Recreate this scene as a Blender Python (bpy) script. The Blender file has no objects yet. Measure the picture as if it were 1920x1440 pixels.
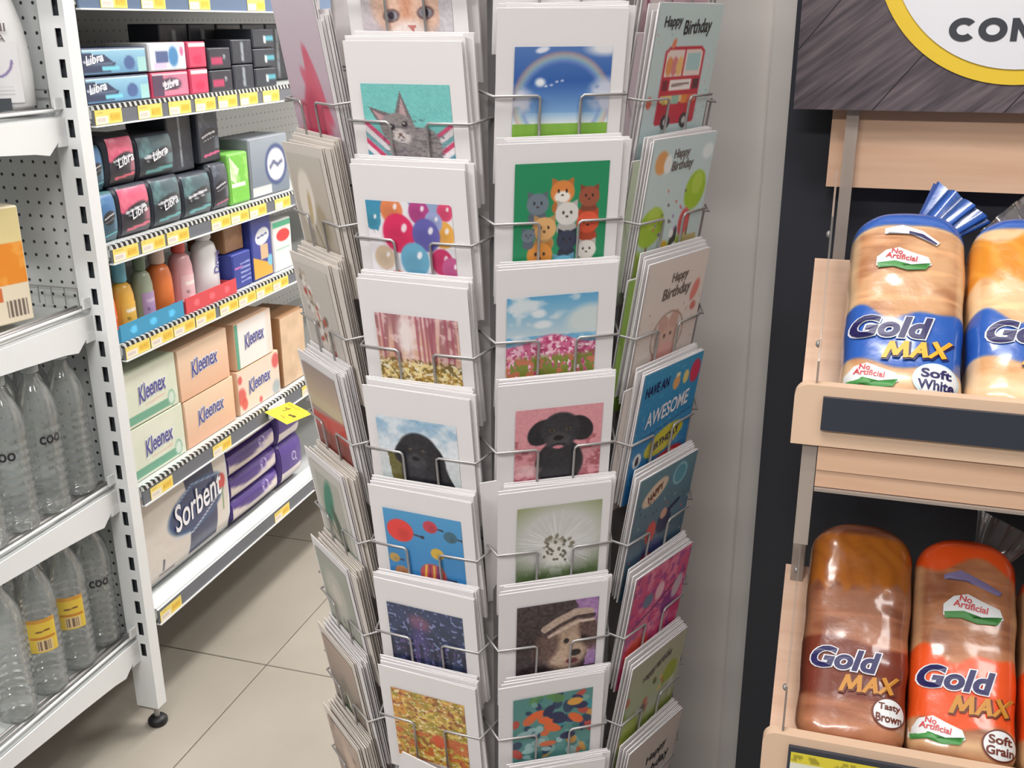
import bpy, bmesh, math, random
import numpy as np
from mathutils import Matrix, Vector

# ------------------------------------------------------------------ camera, world, lights, exposure
scene = bpy.context.scene
COL = scene.collection
R = math.radians
cam_data = bpy.data.cameras.new('camera')
cam_data.sensor_fit = 'HORIZONTAL'
cam_data.sensor_width = 36.0
cam_data.lens = 36.0 * 1950.0 / 1920.0
cam_data.clip_start = 0.02
camera = bpy.data.objects.new('camera', cam_data)
COL.objects.link(camera)
camera.matrix_world = (Matrix.Translation((0, 0, 1.45)) @ Matrix.Rotation(R(17.0), 4, 'Z')
                       @ Matrix.Rotation(R(90 - 19.1), 4, 'X') @ Matrix.Rotation(R(-0.19), 4, 'Z'))
scene.camera = camera

world = bpy.data.worlds.new('world')
scene.world = world
world.use_nodes = True
world.node_tree.nodes['Background'].inputs[0].default_value = (0.93, 0.95, 1.0, 1)
world.node_tree.nodes['Background'].inputs[1].default_value = 0.17

def area(name, loc, sx, sy, power, color, rot=(0, 0, 0)):
    d = bpy.data.lights.new(name, 'AREA')
    d.shape = 'RECTANGLE'; d.size = sx; d.size_y = sy
    d.energy = power; d.color = color
    o = bpy.data.objects.new(name, d)
    o.location = loc; o.rotation_euler = rot
    COL.objects.link(o)
    return o
CEIL = 2.85
LAMPS = [(-0.45, 2.7, 0.3, 1.2, 42), (0.6, 3.2, 0.3, 1.2, 42), (-0.45, 4.5, 0.3, 1.2, 42), (-0.35, 0.55, 1.2, 0.3, 27), (-0.5, -1.3, 1.2, 0.3, 40), (1.2, 0.1, 1.2, 0.3, 12), (-1.9, -1.3, 1.2, 0.3, 60)]  # second and last lamps are added, brightening aisle shelves and the end bay
for (lx, ly, lsx, lsy, lp) in LAMPS:
    area('ceiling_lamp_light', (lx, ly, CEIL - 0.06), lsx, lsy, lp, (1.0, 0.975, 0.95))

scene.view_settings.view_transform = 'Standard'
scene.view_settings.look = 'None'
scene.view_settings.gamma = 1.0
scene.view_settings.use_curve_mapping = False
scene.view_settings.exposure = 0.06

# ------------------------------------------------------------------ materials
def lin(c):
    c = np.asarray(c, float)
    return np.where(c <= 0.04045, c / 12.92, ((c + 0.055) / 1.055) ** 2.4)
def rgb(r, g, b): return (r / 255.0, g / 255.0, b / 255.0)
MATS = {}
def mat(name, color, rough=0.5, metal=0.0, coat=0.0, spec=0.5):
    if name in MATS: return MATS[name]
    m = bpy.data.materials.new(name); m.use_nodes = True
    b = m.node_tree.nodes['Principled BSDF']
    b.inputs['Base Color'].default_value = (*lin(color), 1)
    b.inputs['Roughness'].default_value = rough
    b.inputs['Metallic'].default_value = metal
    b.inputs['Coat Weight'].default_value = coat
    b.inputs['Coat Roughness'].default_value = 0.12
    b.inputs['Specular IOR Level'].default_value = spec
    MATS[name] = m
    return m
def nodes(m): return m.node_tree.nodes, m.node_tree.links, m.node_tree.nodes['Principled BSDF']
def add_bump(m, scale, strength, dist=0.001, stretch=(1, 1, 1)):
    N, L, b = nodes(m)
    tc = N.new('ShaderNodeTexCoord'); mp = N.new('ShaderNodeMapping'); mp.inputs['Scale'].default_value = stretch
    nz = N.new('ShaderNodeTexNoise'); nz.inputs['Scale'].default_value = scale; nz.inputs['Detail'].default_value = 4
    bp = N.new('ShaderNodeBump'); bp.inputs['Strength'].default_value = strength; bp.inputs['Distance'].default_value = dist
    L.new(tc.outputs['Object'], mp.inputs[0]); L.new(mp.outputs[0], nz.inputs['Vector'])
    L.new(nz.outputs['Fac'], bp.inputs['Height']); L.new(bp.outputs[0], b.inputs['Normal'])
    return m
def add_mottle(m, scale, c0, c1, stretch=(1, 1, 1), rot=(0, 0, 0), detail=5, lo=0.3, hi=0.7):
    N, L, b = nodes(m)
    tc = N.new('ShaderNodeTexCoord'); mp = N.new('ShaderNodeMapping')
    mp.inputs['Scale'].default_value = stretch; mp.inputs['Rotation'].default_value = rot
    nz = N.new('ShaderNodeTexNoise'); nz.inputs['Scale'].default_value = scale; nz.inputs['Detail'].default_value = detail
    cr = N.new('ShaderNodeValToRGB')
    cr.color_ramp.elements[0].position = lo; cr.color_ramp.elements[1].position = hi
    cr.color_ramp.elements[0].color = (*lin(c0), 1); cr.color_ramp.elements[1].color = (*lin(c1), 1)
    L.new(tc.outputs['Object'], mp.inputs[0]); L.new(mp.outputs[0], nz.inputs['Vector'])
    L.new(nz.outputs['Fac'], cr.inputs[0]); L.new(cr.outputs[0], b.inputs['Base Color'])
    return m, cr, mp
def print_mat(name, rough, coat, bump=0.0, bscale=60):
    m = mat(name, (1, 1, 1), rough, 0, coat)
    N, L, b = nodes(m)
    a = N.new('ShaderNodeAttribute'); a.attribute_name = 'ink'
    L.new(a.outputs['Color'], b.inputs['Base Color'])
    if bump: add_bump(m, bscale, bump, 0.002)
    return m
INK_PAPER = print_mat('printed_paper', 0.42, 0.1)
INK_FILM = print_mat('printed_film', 0.3, 0.25, 0.35, 45)
INK_BAG = print_mat('printed_bag', 0.28, 0.75, 0.9, 32)
INK_BOX = print_mat('printed_carton', 0.45, 0.12)
WHITE_METAL = mat('white_enamel', rgb(226, 228, 228), 0.38)
SHELF_GREY = mat('shelf_enamel', rgb(196, 199, 198), 0.42)
STEEL = mat('wire_steel', rgb(168, 165, 164), 0.35, 0.45)
RACK_GREY = mat('rack_grey_enamel', rgb(124, 121, 122), 0.45, 0.1)
RACK_WHITE = mat('rack_white_panel', rgb(214, 208, 207), 0.5)
PAPER = mat('card_paper', rgb(232, 228, 228), 0.6)
PAPER_WARM = mat('card_paper_warm', rgb(222, 214, 206), 0.6)
WALL = add_bump(mat('wall_paint', rgb(228, 222, 217), 0.6), 180, 0.08)
BLACK_BOARD = mat('black_board', rgb(52, 54, 62), 0.42)
DARK_STRIP = mat('dark_ticket_strip', rgb(52, 56, 66), 0.4)
GREY_STRIP = mat('grey_ticket_strip', rgb(104, 108, 116), 0.4)
BLACK_RUBBER = mat('black_rubber', rgb(22, 22, 24), 0.5)
SLOT_SHADE_TAB_GREY = mat('slot_shade_and_tab_grey', rgb(70, 75, 80), 0.6)  # dark grey in place of shade behind the post slots; also colours bottle tabs
NAVY = mat('navy_ink', rgb(40, 36, 88), 0.35)
LETTER_PURPLE = mat('violet_blue_ink', rgb(78, 78, 150), 0.4)
LETTER_WHITE = mat('white_ink', rgb(235, 235, 240), 0.35)
LETTER_BLACK = mat('black_ink', rgb(44, 42, 48), 0.45)
LETTER_GOLD = mat('gold_ink', rgb(238, 172, 50), 0.35)
LETTER_OCHRE = mat('ochre_ink', rgb(196, 134, 50), 0.35)
LETTER_BROWN = mat('brown_ink', rgb(105, 45, 30), 0.4)
LETTER_RED = mat('red_ink', rgb(200, 60, 65), 0.4)
LETTER_GREYBROWN = mat('grey_brown_ink', rgb(110, 98, 92), 0.5)
SIGN_WHITE = mat('sign_white', rgb(222, 222, 226), 0.4)
SIGN_YELLOW = mat('sign_yellow', rgb(226, 192, 60), 0.4)
SIGN_LETTER = mat('sign_letter', rgb(62, 64, 70), 0.45)
CAP_WHITE = mat('cap_white', rgb(225, 230, 232), 0.35)
LAMP_GLOW = mat('lamp_diffuser', (1, 1, 1))
_n, _l, _b = nodes(LAMP_GLOW); _b.inputs['Emission Color'].default_value = (1, 0.98, 0.95, 1); _b.inputs['Emission Strength'].default_value = 4.0
CEILING = mat('ceiling_paint', rgb(225, 225, 222), 0.8)
GROUT = mat('tile_grout', rgb(112, 104, 96), 0.8)
TILE = mat('floor_tile_glaze', rgb(160, 153, 142), 0.36)
add_mottle(TILE, 3.0, rgb(154, 147, 136), rgb(166, 159, 148))
WOOD, _, _ = add_mottle(mat('beech_veneer', rgb(214, 176, 138), 0.42), 9.0, rgb(206, 164, 134), rgb(220, 184, 156), (0.35, 6, 6))
WOOD_EDGE = mat('beech_edge', rgb(222, 190, 162), 0.45)

# white enamelled pegboard with a 25 mm grid of dark holes
def peg_material(name, color, hole, axis):
    m = mat(name, color, 0.45); N, L, b = nodes(m)
    tc = N.new('ShaderNodeTexCoord'); sp = N.new('ShaderNodeSeparateXYZ'); L.new(tc.outputs['Object'], sp.inputs[0])
    def cell(sock):
        f = N.new('ShaderNodeMath'); f.operation = 'DIVIDE'; f.inputs[1].default_value = 0.025; L.new(sock, f.inputs[0])
        g = N.new('ShaderNodeMath'); g.operation = 'FLOORED_MODULO'; g.inputs[1].default_value = 1.0; L.new(f.outputs[0], g.inputs[0])
        h = N.new('ShaderNodeMath'); h.operation = 'SUBTRACT'; h.inputs[1].default_value = 0.5; L.new(g.outputs[0], h.inputs[0])
        k = N.new('ShaderNodeMath'); k.operation = 'MULTIPLY'; L.new(h.outputs[0], k.inputs[0]); L.new(h.outputs[0], k.inputs[1])
        return k
    a = cell(sp.outputs[axis]); c = cell(sp.outputs['Z'])
    s = N.new('ShaderNodeMath'); s.operation = 'ADD'; L.new(a.outputs[0], s.inputs[0]); L.new(c.outputs[0], s.inputs[1])
    lt = N.new('ShaderNodeMath'); lt.operation = 'LESS_THAN'; lt.inputs[1].default_value = 0.0155; L.new(s.outputs[0], lt.inputs[0])
    mx = N.new('ShaderNodeMix'); mx.data_type = 'RGBA'
    mx.inputs['A'].default_value = (*lin(color), 1); mx.inputs['B'].default_value = (*lin(hole), 1)
    L.new(lt.outputs[0], mx.inputs['Factor']); L.new(mx.outputs['Result'], b.inputs['Base Color'])
    return m
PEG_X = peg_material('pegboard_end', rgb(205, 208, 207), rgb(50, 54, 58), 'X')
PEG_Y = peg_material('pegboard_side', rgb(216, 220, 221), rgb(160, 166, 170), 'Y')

# black rail with slanting white ticks
def tick_material():
    m = mat('ticked_rail', rgb(30, 32, 34), 0.35); N, L, b = nodes(m)
    tc = N.new('ShaderNodeTexCoord'); sp = N.new('ShaderNodeSeparateXYZ'); L.new(tc.outputs['Object'], sp.inputs[0])
    q = N.new('ShaderNodeMath'); q.operation = 'MULTIPLY_ADD'; q.inputs[1].default_value = 0.5
    L.new(sp.outputs['Z'], q.inputs[0]); L.new(sp.outputs['Y'], q.inputs[2])
    d = N.new('ShaderNodeMath'); d.operation = 'DIVIDE'; d.inputs[1].default_value = 0.0158; L.new(q.outputs[0], d.inputs[0])
    f = N.new('ShaderNodeMath'); f.operation = 'FLOORED_MODULO'; f.inputs[1].default_value = 1.0; L.new(d.outputs[0], f.inputs[0])
    lt = N.new('ShaderNodeMath'); lt.operation = 'LESS_THAN'; lt.inputs[1].default_value = 0.45; L.new(f.outputs[0], lt.inputs[0])
    mx = N.new('ShaderNodeMix'); mx.data_type = 'RGBA'
    mx.inputs['A'].default_value = (*lin(rgb(34, 36, 38)), 1); mx.inputs['B'].default_value = (*lin(rgb(205, 208, 205)), 1)
    L.new(lt.outputs[0], mx.inputs['Factor']); L.new(mx.outputs['Result'], b.inputs['Base Color'])
    return m
TICKS = tick_material()

def clear_material(name, tint, gloss, haze, hazecol):
    m = bpy.data.materials.new(name); m.use_nodes = True
    N, L = m.node_tree.nodes, m.node_tree.links
    for n in list(N): N.remove(n)
    out = N.new('ShaderNodeOutputMaterial'); tr = N.new('ShaderNodeBsdfTransparent'); tr.inputs[0].default_value = (*tint, 1)
    gl = N.new('ShaderNodeBsdfGlossy'); gl.inputs['Roughness'].default_value = 0.08
    df = N.new('ShaderNodeBsdfDiffuse'); df.inputs[0].default_value = (*lin(hazecol), 1)
    m1 = N.new('ShaderNodeMixShader'); m1.inputs[0].default_value = haze
    fr = N.new('ShaderNodeFresnel'); fr.inputs[0].default_value = 1.45
    ad = N.new('ShaderNodeMath'); ad.operation = 'MULTIPLY_ADD'; ad.inputs[1].default_value = 0.8; ad.inputs[2].default_value = gloss
    m2 = N.new('ShaderNodeMixShader')
    L.new(tr.outputs[0], m1.inputs[1]); L.new(df.outputs[0], m1.inputs[2])
    L.new(fr.outputs[0], ad.inputs[0]); L.new(ad.outputs[0], m2.inputs[0])
    L.new(m1.outputs[0], m2.inputs[1]); L.new(gl.outputs[0], m2.inputs[2]); L.new(m2.outputs[0], out.inputs[0])
    MATS[name] = m
    return m
PET = clear_material('clear_bottle_plastic', (0.975, 0.985, 0.98), 0.09, 0.13, rgb(244, 252, 250))
ACRYLIC = clear_material('clear_acrylic', (0.93, 0.93, 0.92), 0.03, 0.12, rgb(225, 215, 208))
ACRYLIC_HAZE = clear_material('scuffed_acrylic', (0.9, 0.9, 0.9), 0.05, 0.5, rgb(205, 190, 178))

# dark plank print of the header sign: long grain along a diagonal, plank joints across
def plank_print():
    m = mat('dark_plank_print', rgb(88, 80, 86), 0.4)
    _, cr, mp = add_mottle(m, 10.0, rgb(62, 56, 62), rgb(112, 100, 104), (1.0, 1.0, 0.07), (0, R(-38), 0), 6, 0.32, 0.72); mp.vector_type = 'TEXTURE'
    N, L, b = nodes(m)
    sp = N.new('ShaderNodeSeparateXYZ'); tc = N.new('ShaderNodeTexCoord'); L.new(tc.outputs['Object'], sp.inputs[0])
    q = N.new('ShaderNodeMath'); q.operation = 'MULTIPLY_ADD'; q.inputs[1].default_value = -0.78; L.new(sp.outputs['Z'], q.inputs[0]); L.new(sp.outputs['X'], q.inputs[2])
    d = N.new('ShaderNodeMath'); d.operation = 'MULTIPLY_ADD'; d.inputs[1].default_value = 1 / 0.1575; d.inputs[2].default_value = (0.78 * 1.342 - 0.0405) / 0.1575; L.new(q.outputs[0], d.inputs[0])
    f = N.new('ShaderNodeMath'); f.operation = 'FLOORED_MODULO'; f.inputs[1].default_value = 1.0; L.new(d.outputs[0], f.inputs[0])
    lt = N.new('ShaderNodeMath'); lt.operation = 'LESS_THAN'; lt.inputs[1].default_value = 0.012; L.new(f.outputs[0], lt.inputs[0])
    mx = N.new('ShaderNodeMix'); mx.data_type = 'RGBA'; mx.inputs['B'].default_value = (*lin(rgb(38, 34, 38)), 1)
    L.new(lt.outputs[0], mx.inputs['Factor']); L.new(cr.outputs[0], mx.inputs['A']); L.new(mx.outputs['Result'], b.inputs['Base Color'])
    return m
PLANKS = plank_print()

# ------------------------------------------------------------------ object helpers
def link(o, parent=None, loc=None, rot=None):
    COL.objects.link(o)
    if parent is not None: o.parent = parent
    if loc is not None: o.location = loc
    if rot is not None: o.rotation_euler = rot
    return o
def tag(o, label, cat, group=None):
    o['label'] = label; o['category'] = cat
    if group: o['group'] = group
    return o
def thing(name, label, cat, loc=(0, 0, 0), rot=(0, 0, 0), group=None):
    o = link(bpy.data.objects.new(name, None), None, loc, rot)
    o.empty_display_size = 0.05
    return tag(o, label, cat, group)
def struct(o, kind='structure'):
    o['kind'] = kind
    return o
def mesh_of(name, vs, fs, m, smooth=False):
    me = bpy.data.meshes.new(name)
    me.from_pydata([tuple(v) for v in vs], [], [tuple(f) for f in fs])
    me.materials.append(m)
    if smooth: me.polygons.foreach_set('use_smooth', [True] * len(me.polygons))
    me.update()
    return me
class MB:
    def __init__(s): s.v = []; s.f = []
    def add(s, vs, fs):
        k = len(s.v); s.v += [tuple(v) for v in vs]; s.f += [tuple(i + k for i in f) for f in fs]; return s
    def box(s, x0, x1, y0, y1, z0, z1):
        return s.add([(x0, y0, z0), (x1, y0, z0), (x1, y1, z0), (x0, y1, z0), (x0, y0, z1), (x1, y0, z1), (x1, y1, z1), (x0, y1, z1)],
                     [(0, 3, 2, 1), (4, 5, 6, 7), (0, 1, 5, 4), (1, 2, 6, 5), (2, 3, 7, 6), (3, 0, 4, 7)])
    def prism(s, pts, axis, a, b):
        # outline extruded along an axis; pts are the two other coordinates in order
        def P(p, t):
            if axis == 'x': return (t, p[0], p[1])
            if axis == 'y': return (p[0], t, p[1])
            return (p[0], p[1], t)
        n = len(pts)
        return s.add([P(p, a) for p in pts] + [P(p, b) for p in pts],
                     [tuple(range(n)), tuple(range(2 * n - 1, n - 1, -1))] + [(i, i + n, (i + 1) % n + n, (i + 1) % n) for i in range(n)])
    def tube(s, pts, r, n=6):
        pts = [Vector(p) for p in pts]; rings = []
        for i, p in enumerate(pts):
            d = (pts[min(i + 1, len(pts) - 1)] - pts[max(i - 1, 0)]).normalized()
            a = d.cross(Vector((0, 0, 1)))
            if a.length < 0.05: a = d.cross(Vector((1, 0, 0)))
            a.normalize(); b = d.cross(a)
            rings.append([p + a * (r * math.cos(2 * math.pi * k / n)) + b * (r * math.sin(2 * math.pi * k / n)) for k in range(n)])
        vs = [v for g in rings for v in g]; fs = []
        for i in range(len(rings) - 1):
            for k in range(n): fs.append((i * n + k, i * n + (k + 1) % n, (i + 1) * n + (k + 1) % n, (i + 1) * n + k))
        fs.append(tuple(range(n - 1, -1, -1))); fs.append(tuple((len(rings) - 1) * n + k for k in range(n)))
        return s.add(vs, fs)
    def lathe(s, prof, n=24, sx=1.0, sy=1.0, c=(0, 0, 0)):
        vs = []; fs = []
        for (r, z) in prof:
            for k in range(n):
                t = 2 * math.pi * k / n
                vs.append((c[0] + r * sx * math.cos(t), c[1] + r * sy * math.sin(t), c[2] + z))
        for i in range(len(prof) - 1):
            for k in range(n): fs.append((i * n + k, i * n + (k + 1) % n, (i + 1) * n + (k + 1) % n, (i + 1) * n + k))
        fs.append(tuple(range(n - 1, -1, -1))); fs.append(tuple((len(prof) - 1) * n + k for k in range(n)))
        return s.add(vs, fs)
    def build(s, name, m, parent=None, smooth=False, loc=None, rot=None):
        return link(bpy.data.objects.new(name, mesh_of(name, s.v, s.f, m, smooth)), parent, loc, rot)
def auto_smooth(o, ang=35):
    me = o.data
    bm = bmesh.new(); bm.from_mesh(me)
    for f in bm.faces: f.smooth = True
    for e in bm.edges:
        if len(e.link_faces) == 2 and e.calc_face_angle(0) > R(ang): e.smooth = False
    bm.to_mesh(me); bm.free()
    return o
def soft_box(name, w, d, h, r, m, parent=None, loc=None, rot=None, seg=3, puff=0.0):
    # rounded box: x centred, front at y=0, going back to y=d, base at z=0
    bm = bmesh.new()
    bmesh.ops.create_cube(bm, size=1.0)
    for v in bm.verts: v.co = Vector((v.co.x * w, (v.co.y + 0.5) * d, (v.co.z + 0.5) * h))
    if puff:
        bmesh.ops.subdivide_edges(bm, edges=bm.edges[:], cuts=5, use_grid_fill=True)
        for v in bm.verts:
            a = 1 - (2 * v.co.x / w) ** 2; b_ = 1 - (2 * v.co.z / h - 1) ** 2
            if v.co.y < 1e-6: v.co.y -= puff * max(a, 0) * max(b_, 0)
            k = 1 - 0.14 * abs(2 * v.co.z / h - 1) ** 4
            v.co.y = d / 2 + (v.co.y - d / 2) * k
    else:
        bmesh.ops.bevel(bm, geom=bm.edges[:], offset=r, segments=seg, affect='EDGES', profile=0.5)
    me = bpy.data.meshes.new(name); bm.to_mesh(me); bm.free()
    me.materials.append(m)
    me.polygons.foreach_set('use_smooth', [bool(puff) or seg > 2] * len(me.polygons))
    o = bpy.data.objects.new(name, me)
    return link(o, parent, loc, rot)

# ------------------------------------------------------------------ flat print: colours painted on the vertices of a sheet
def vnoise(x, y, seed):
    rng = np.random.RandomState(seed); T = rng.rand(64, 64)
    xi = np.floor(x).astype(int); yi = np.floor(y).astype(int); fx = x - xi; fy = y - yi
    fx = fx * fx * (3 - 2 * fx); fy = fy * fy * (3 - 2 * fy)
    g = lambda a, b: T[a % 64, b % 64]
    return (g(xi, yi) * (1 - fx) + g(xi + 1, yi) * fx) * (1 - fy) + (g(xi, yi + 1) * (1 - fx) + g(xi + 1, yi + 1) * fx) * fy
class Art:
    # x to the right, y downwards, both in units of the sheet's width
    def __init__(s, x, y, bg=(255, 255, 255)):
        s.x = x; s.y = y; s.c = np.zeros(x.shape + (3,)); s.c[:] = np.array(bg) / 255.0
    def fill(s, mask, col):
        m = np.clip(mask, 0, 1)[..., None]; s.c = s.c * (1 - m) + m * np.array(col) / 255.0; return s
    def grad(s, y0, c0, y1, c1):
        t = np.clip((s.y - y0) / (y1 - y0), 0, 1)[..., None]
        m = ((s.y >= y0 - 1e-6) & (s.y <= y1 + 1e-6))[..., None]
        s.c = np.where(m, np.array(c0) / 255.0 * (1 - t) + np.array(c1) / 255.0 * t, s.c); return s
    def n(s, fx, fy, seed, oct=3):
        v = 0; a = 1; t = 0
        for k in range(oct): v = v + a * vnoise(s.x * fx * 2 ** k + 7.3, s.y * fy * 2 ** k + 3.1, seed + k); t += a; a *= 0.55
        return v / t
    def ell(s, cx, cy, rx, ry, col, rot=0, soft=0.12, op=1.0):
        a = R(rot); dx = s.x - cx; dy = s.y - cy
        u = (dx * math.cos(a) + dy * math.sin(a)) / rx; v = (-dx * math.sin(a) + dy * math.cos(a)) / ry
        return s.fill(np.clip((1 - np.sqrt(u * u + v * v)) / soft + 0.5, 0, 1) * op, col)
    def rect(s, x0, y0, x1, y1, col, op=1.0): return s.fill(((s.x >= x0) & (s.x <= x1) & (s.y >= y0) & (s.y <= y1)) * op, col)
    def poly(s, pts, col, op=1.0):
        ins = np.zeros(s.x.shape, bool); n = len(pts)
        for i in range(n):
            (x0, y0), (x1, y1) = pts[i], pts[(i + 1) % n]
            c = ((y0 > s.y) != (y1 > s.y)) & (s.x < (x1 - x0) * (s.y - y0) / ((y1 - y0) or 1e-9) + x0)
            ins ^= c
        return s.fill(ins * op, col)
    def line(s, pts, w, col, op=1.0):
        d = np.full(s.x.shape, 9.0)
        for (x0, y0), (x1, y1) in zip(pts[:-1], pts[1:]):
            L2 = (x1 - x0) ** 2 + (y1 - y0) ** 2 or 1e-9
            t = np.clip(((s.x - x0) * (x1 - x0) + (s.y - y0) * (y1 - y0)) / L2, 0, 1)
            d = np.minimum(d, np.hypot(s.x - x0 - t * (x1 - x0), s.y - y0 - t * (y1 - y0)))
        return s.fill(np.clip((w / 2 - d) / 0.008 + 0.5, 0, 1) * op, col)
    def ring(s, cx, cy, r, w, col, op=1.0, soft=0.01):
        d = np.abs(np.hypot(s.x - cx, s.y - cy) - r); return s.fill(np.clip((w / 2 - d) / soft + 0.5, 0, 1) * op, col)
    def speckle(s, amt, f, seed, tint=(1, 1, 1)):
        v = (s.n(f, f, seed, 2) - 0.5) * 2 * amt
        s.c = np.clip(s.c + v[..., None] * np.array(tint), 0, 1); return s
def set_ink(me, cols):
    a = me.color_attributes.new('ink', 'FLOAT_COLOR', 'POINT')
    c = np.ones((len(me.vertices), 4), np.float32); c[:, :3] = lin(np.clip(cols.reshape(-1, 3), 0, 1))
    a.data.foreach_set('color', c.ravel())
def sheet_mesh(name, w, h, nx, ny, paint, m, bow=0.0):
    # sheet in the x-z plane facing -y, x centred, top at z=h; paint(x, y) gives an Art
    X, Y = np.meshgrid(np.linspace(0, 1, nx), np.linspace(0, h / w, ny))
    art = paint(X, Y)
    vs = np.stack([(X - 0.5) * w, -bow * (1 - (2 * X - 1) ** 2), h - Y * w], -1).reshape(-1, 3)
    i = np.arange((ny - 1) * (nx - 1)); r = i // (nx - 1); c = i % (nx - 1); k = r * nx + c
    fs = np.stack([k, k + nx, k + nx + 1, k + 1], -1)
    me = bpy.data.meshes.new(name); me.from_pydata(vs.tolist(), [], fs.tolist()); me.materials.append(m)
    set_ink(me, art.c); me.update()
    return me
def sheet(name, w, h, nx, ny, paint, m, parent, loc=(0, 0, 0), rot=None, bow=0.0):
    return link(bpy.data.objects.new(name, sheet_mesh(name, w, h, nx, ny, paint, m, bow)), parent, loc, rot)

# ------------------------------------------------------------------ lettering
_text_cache = {}
# brush-stroke capitals: each stroke from one end to the other
STROKES = {'MAX': [(0, 0, .10, .72), (.10, .72, .30, .12), (.30, .12, .50, .72), (.50, .72, .60, 0),
                   (.76, 0, .98, .66), (.98, .66, 1.14, 0), (.84, .24, 1.10, .24), (1.28, 0, 1.72, .74), (1.30, .70, 1.66, 0)]}
def text_flat(body, bold=0.0, shear=0.0, spacing=1.0):
    key = (body, bold, shear, spacing)
    if key in _text_cache: return _text_cache[key]
    if body in STROKES:
        vs = []; fs = []
        for (x0, y0, x1, y1) in STROKES[body]:
            L2 = math.hypot(x1 - x0, y1 - y0); ux, uy = (x1 - x0) / L2, (y1 - y0) / L2; w = 0.075 + bold
            k = len(vs); e = 0.05 + bold
            for (a, b) in ((-e, -w), (L2 + e, -w), (L2 + e, w), (-e, w)):
                X = x0 + ux * a - uy * b; Y = y0 + uy * a + ux * b; vs.append((X + shear * Y, Y))
            fs.append((k, k + 1, k + 2, k + 3))
        _text_cache[key] = (np.array(vs), fs)
        return _text_cache[key]
    cu = bpy.data.curves.new('lettering', 'FONT'); cu.body = body; cu.size = 1.0; cu.shear = shear
    cu.offset = bold; cu.space_character = spacing; cu.fill_mode = 'FRONT'; cu.resolution_u = 4
    o = bpy.data.objects.new('lettering_source', cu); COL.objects.link(o)
    dg = bpy.context.evaluated_depsgraph_get()
    me = o.evaluated_get(dg).to_mesh()
    vs = np.array([v.co[:2] for v in me.vertices]); fs = [tuple(p.vertices) for p in me.polygons]
    o.evaluated_get(dg).to_mesh_clear()
    COL.objects.unlink(o); bpy.data.objects.remove(o); bpy.data.curves.remove(cu)
    _text_cache[key] = (vs, fs)
    return vs, fs
def lettering(body, width, height, m, parent, x, z, y=-0.0006, bold=0.0, shear=0.0, wrap=None, rot=0.0, arc=0.0, spacing=1.0, name='lettering'):
    # a word fitted to width x height, centred at x, z; wrap(x, z) gives the surface's y
    vs, fs = text_flat(body, bold, shear, spacing)
    base, _ = text_flat(body, 0.0, shear, spacing)
    mn = base.min(0); mx = base.max(0)
    p = (vs - (mn + mx) / 2) / (mx - mn) * np.array([width, height])
    p[:, 1] += arc * height * (1 - (2 * p[:, 0] / width) ** 2) - arc * height * 0.5
    a = R(rot); px = p[:, 0] * math.cos(a) - p[:, 1] * math.sin(a) + x; pz = p[:, 0] * math.sin(a) + p[:, 1] * math.cos(a) + z
    py = np.full(px.shape, y) if wrap is None else wrap(px, pz) + y
    nf = [f for f in fs]
    me = mesh_of(name, np.stack([px, py, pz], -1), nf, m)
    return link(bpy.data.objects.new(name, me), parent)

# ------------------------------------------------------------------ the setting
fl = MB().box(-4.2, 2.4, -1.8, 5.4, -0.06, -0.004).build('floor', GROUT)
struct(fl)
_tile = None
for i in range(-6, 4):
    for j in range(-3, 5):
        # joints pass through x = -1.19 and y = 1.87
        x0 = -1.19 + 0.6 * i; y0 = 1.87 + 0.6 * j
        if x0 < -4.2 or x0 > 1.7: continue
        if _tile is None:
            _tile = soft_box('tile', 0.597, 0.597, 0.012, 0.0012, TILE, None, seg=1).data
            for o in list(COL.objects):
                if o.name.startswith('tile'): bpy.data.objects.remove(o)
        link(bpy.data.objects.new('tile', _tile), fl, (x0 + 0.3, y0 + 0.0015, -0.012))
WALL_Y = 1.62
struct(MB().box(-0.60, 2.4, WALL_Y, 1.80, 0.0, CEIL).build('wall_back', WALL))
struct(MB().box(2.4, 2.5, 1.62, 5.4, 0.0, CEIL).build('wall_right', WALL))
struct(MB().box(-4.2, 2.5, 5.4, 5.5, 0.0, CEIL).build('wall_far', WALL))
struct(MB().box(-4.2, 2.4, -1.8, 5.5, CEIL, CEIL + 0.05).build('ceiling', CEILING))
tr = MB().box(-0.099, -0.069, 1.600, WALL_Y, 0.0, CEIL).build('trim_1', WALL)
struct(tr)
for i, (lx, ly, lsx, lsy, lp) in enumerate(LAMPS):
    t = thing('ceiling_light', 'long white ceiling light panel above the shop floor', 'light', (lx, ly, CEIL - 0.045), group='ceiling light panels')  # panels also house the unseen lamps added for extra brightness
    f = MB()
    f.box(-lsx / 2 - 0.02, lsx / 2 + 0.02, -lsy / 2 - 0.02, -lsy / 2, 0, 0.044).box(-lsx / 2 - 0.02, lsx / 2 + 0.02, lsy / 2, lsy / 2 + 0.02, 0, 0.044)
    f.box(-lsx / 2 - 0.02, -lsx / 2, -lsy / 2, lsy / 2, 0, 0.044).box(lsx / 2, lsx / 2 + 0.02, -lsy / 2, lsy / 2, 0, 0.044)
    f.build('frame', WHITE_METAL, t)
    MB().box(-lsx / 2, lsx / 2, -lsy / 2, lsy / 2, 0.010, 0.016).build('diffuser', LAMP_GLOW, t)

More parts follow.
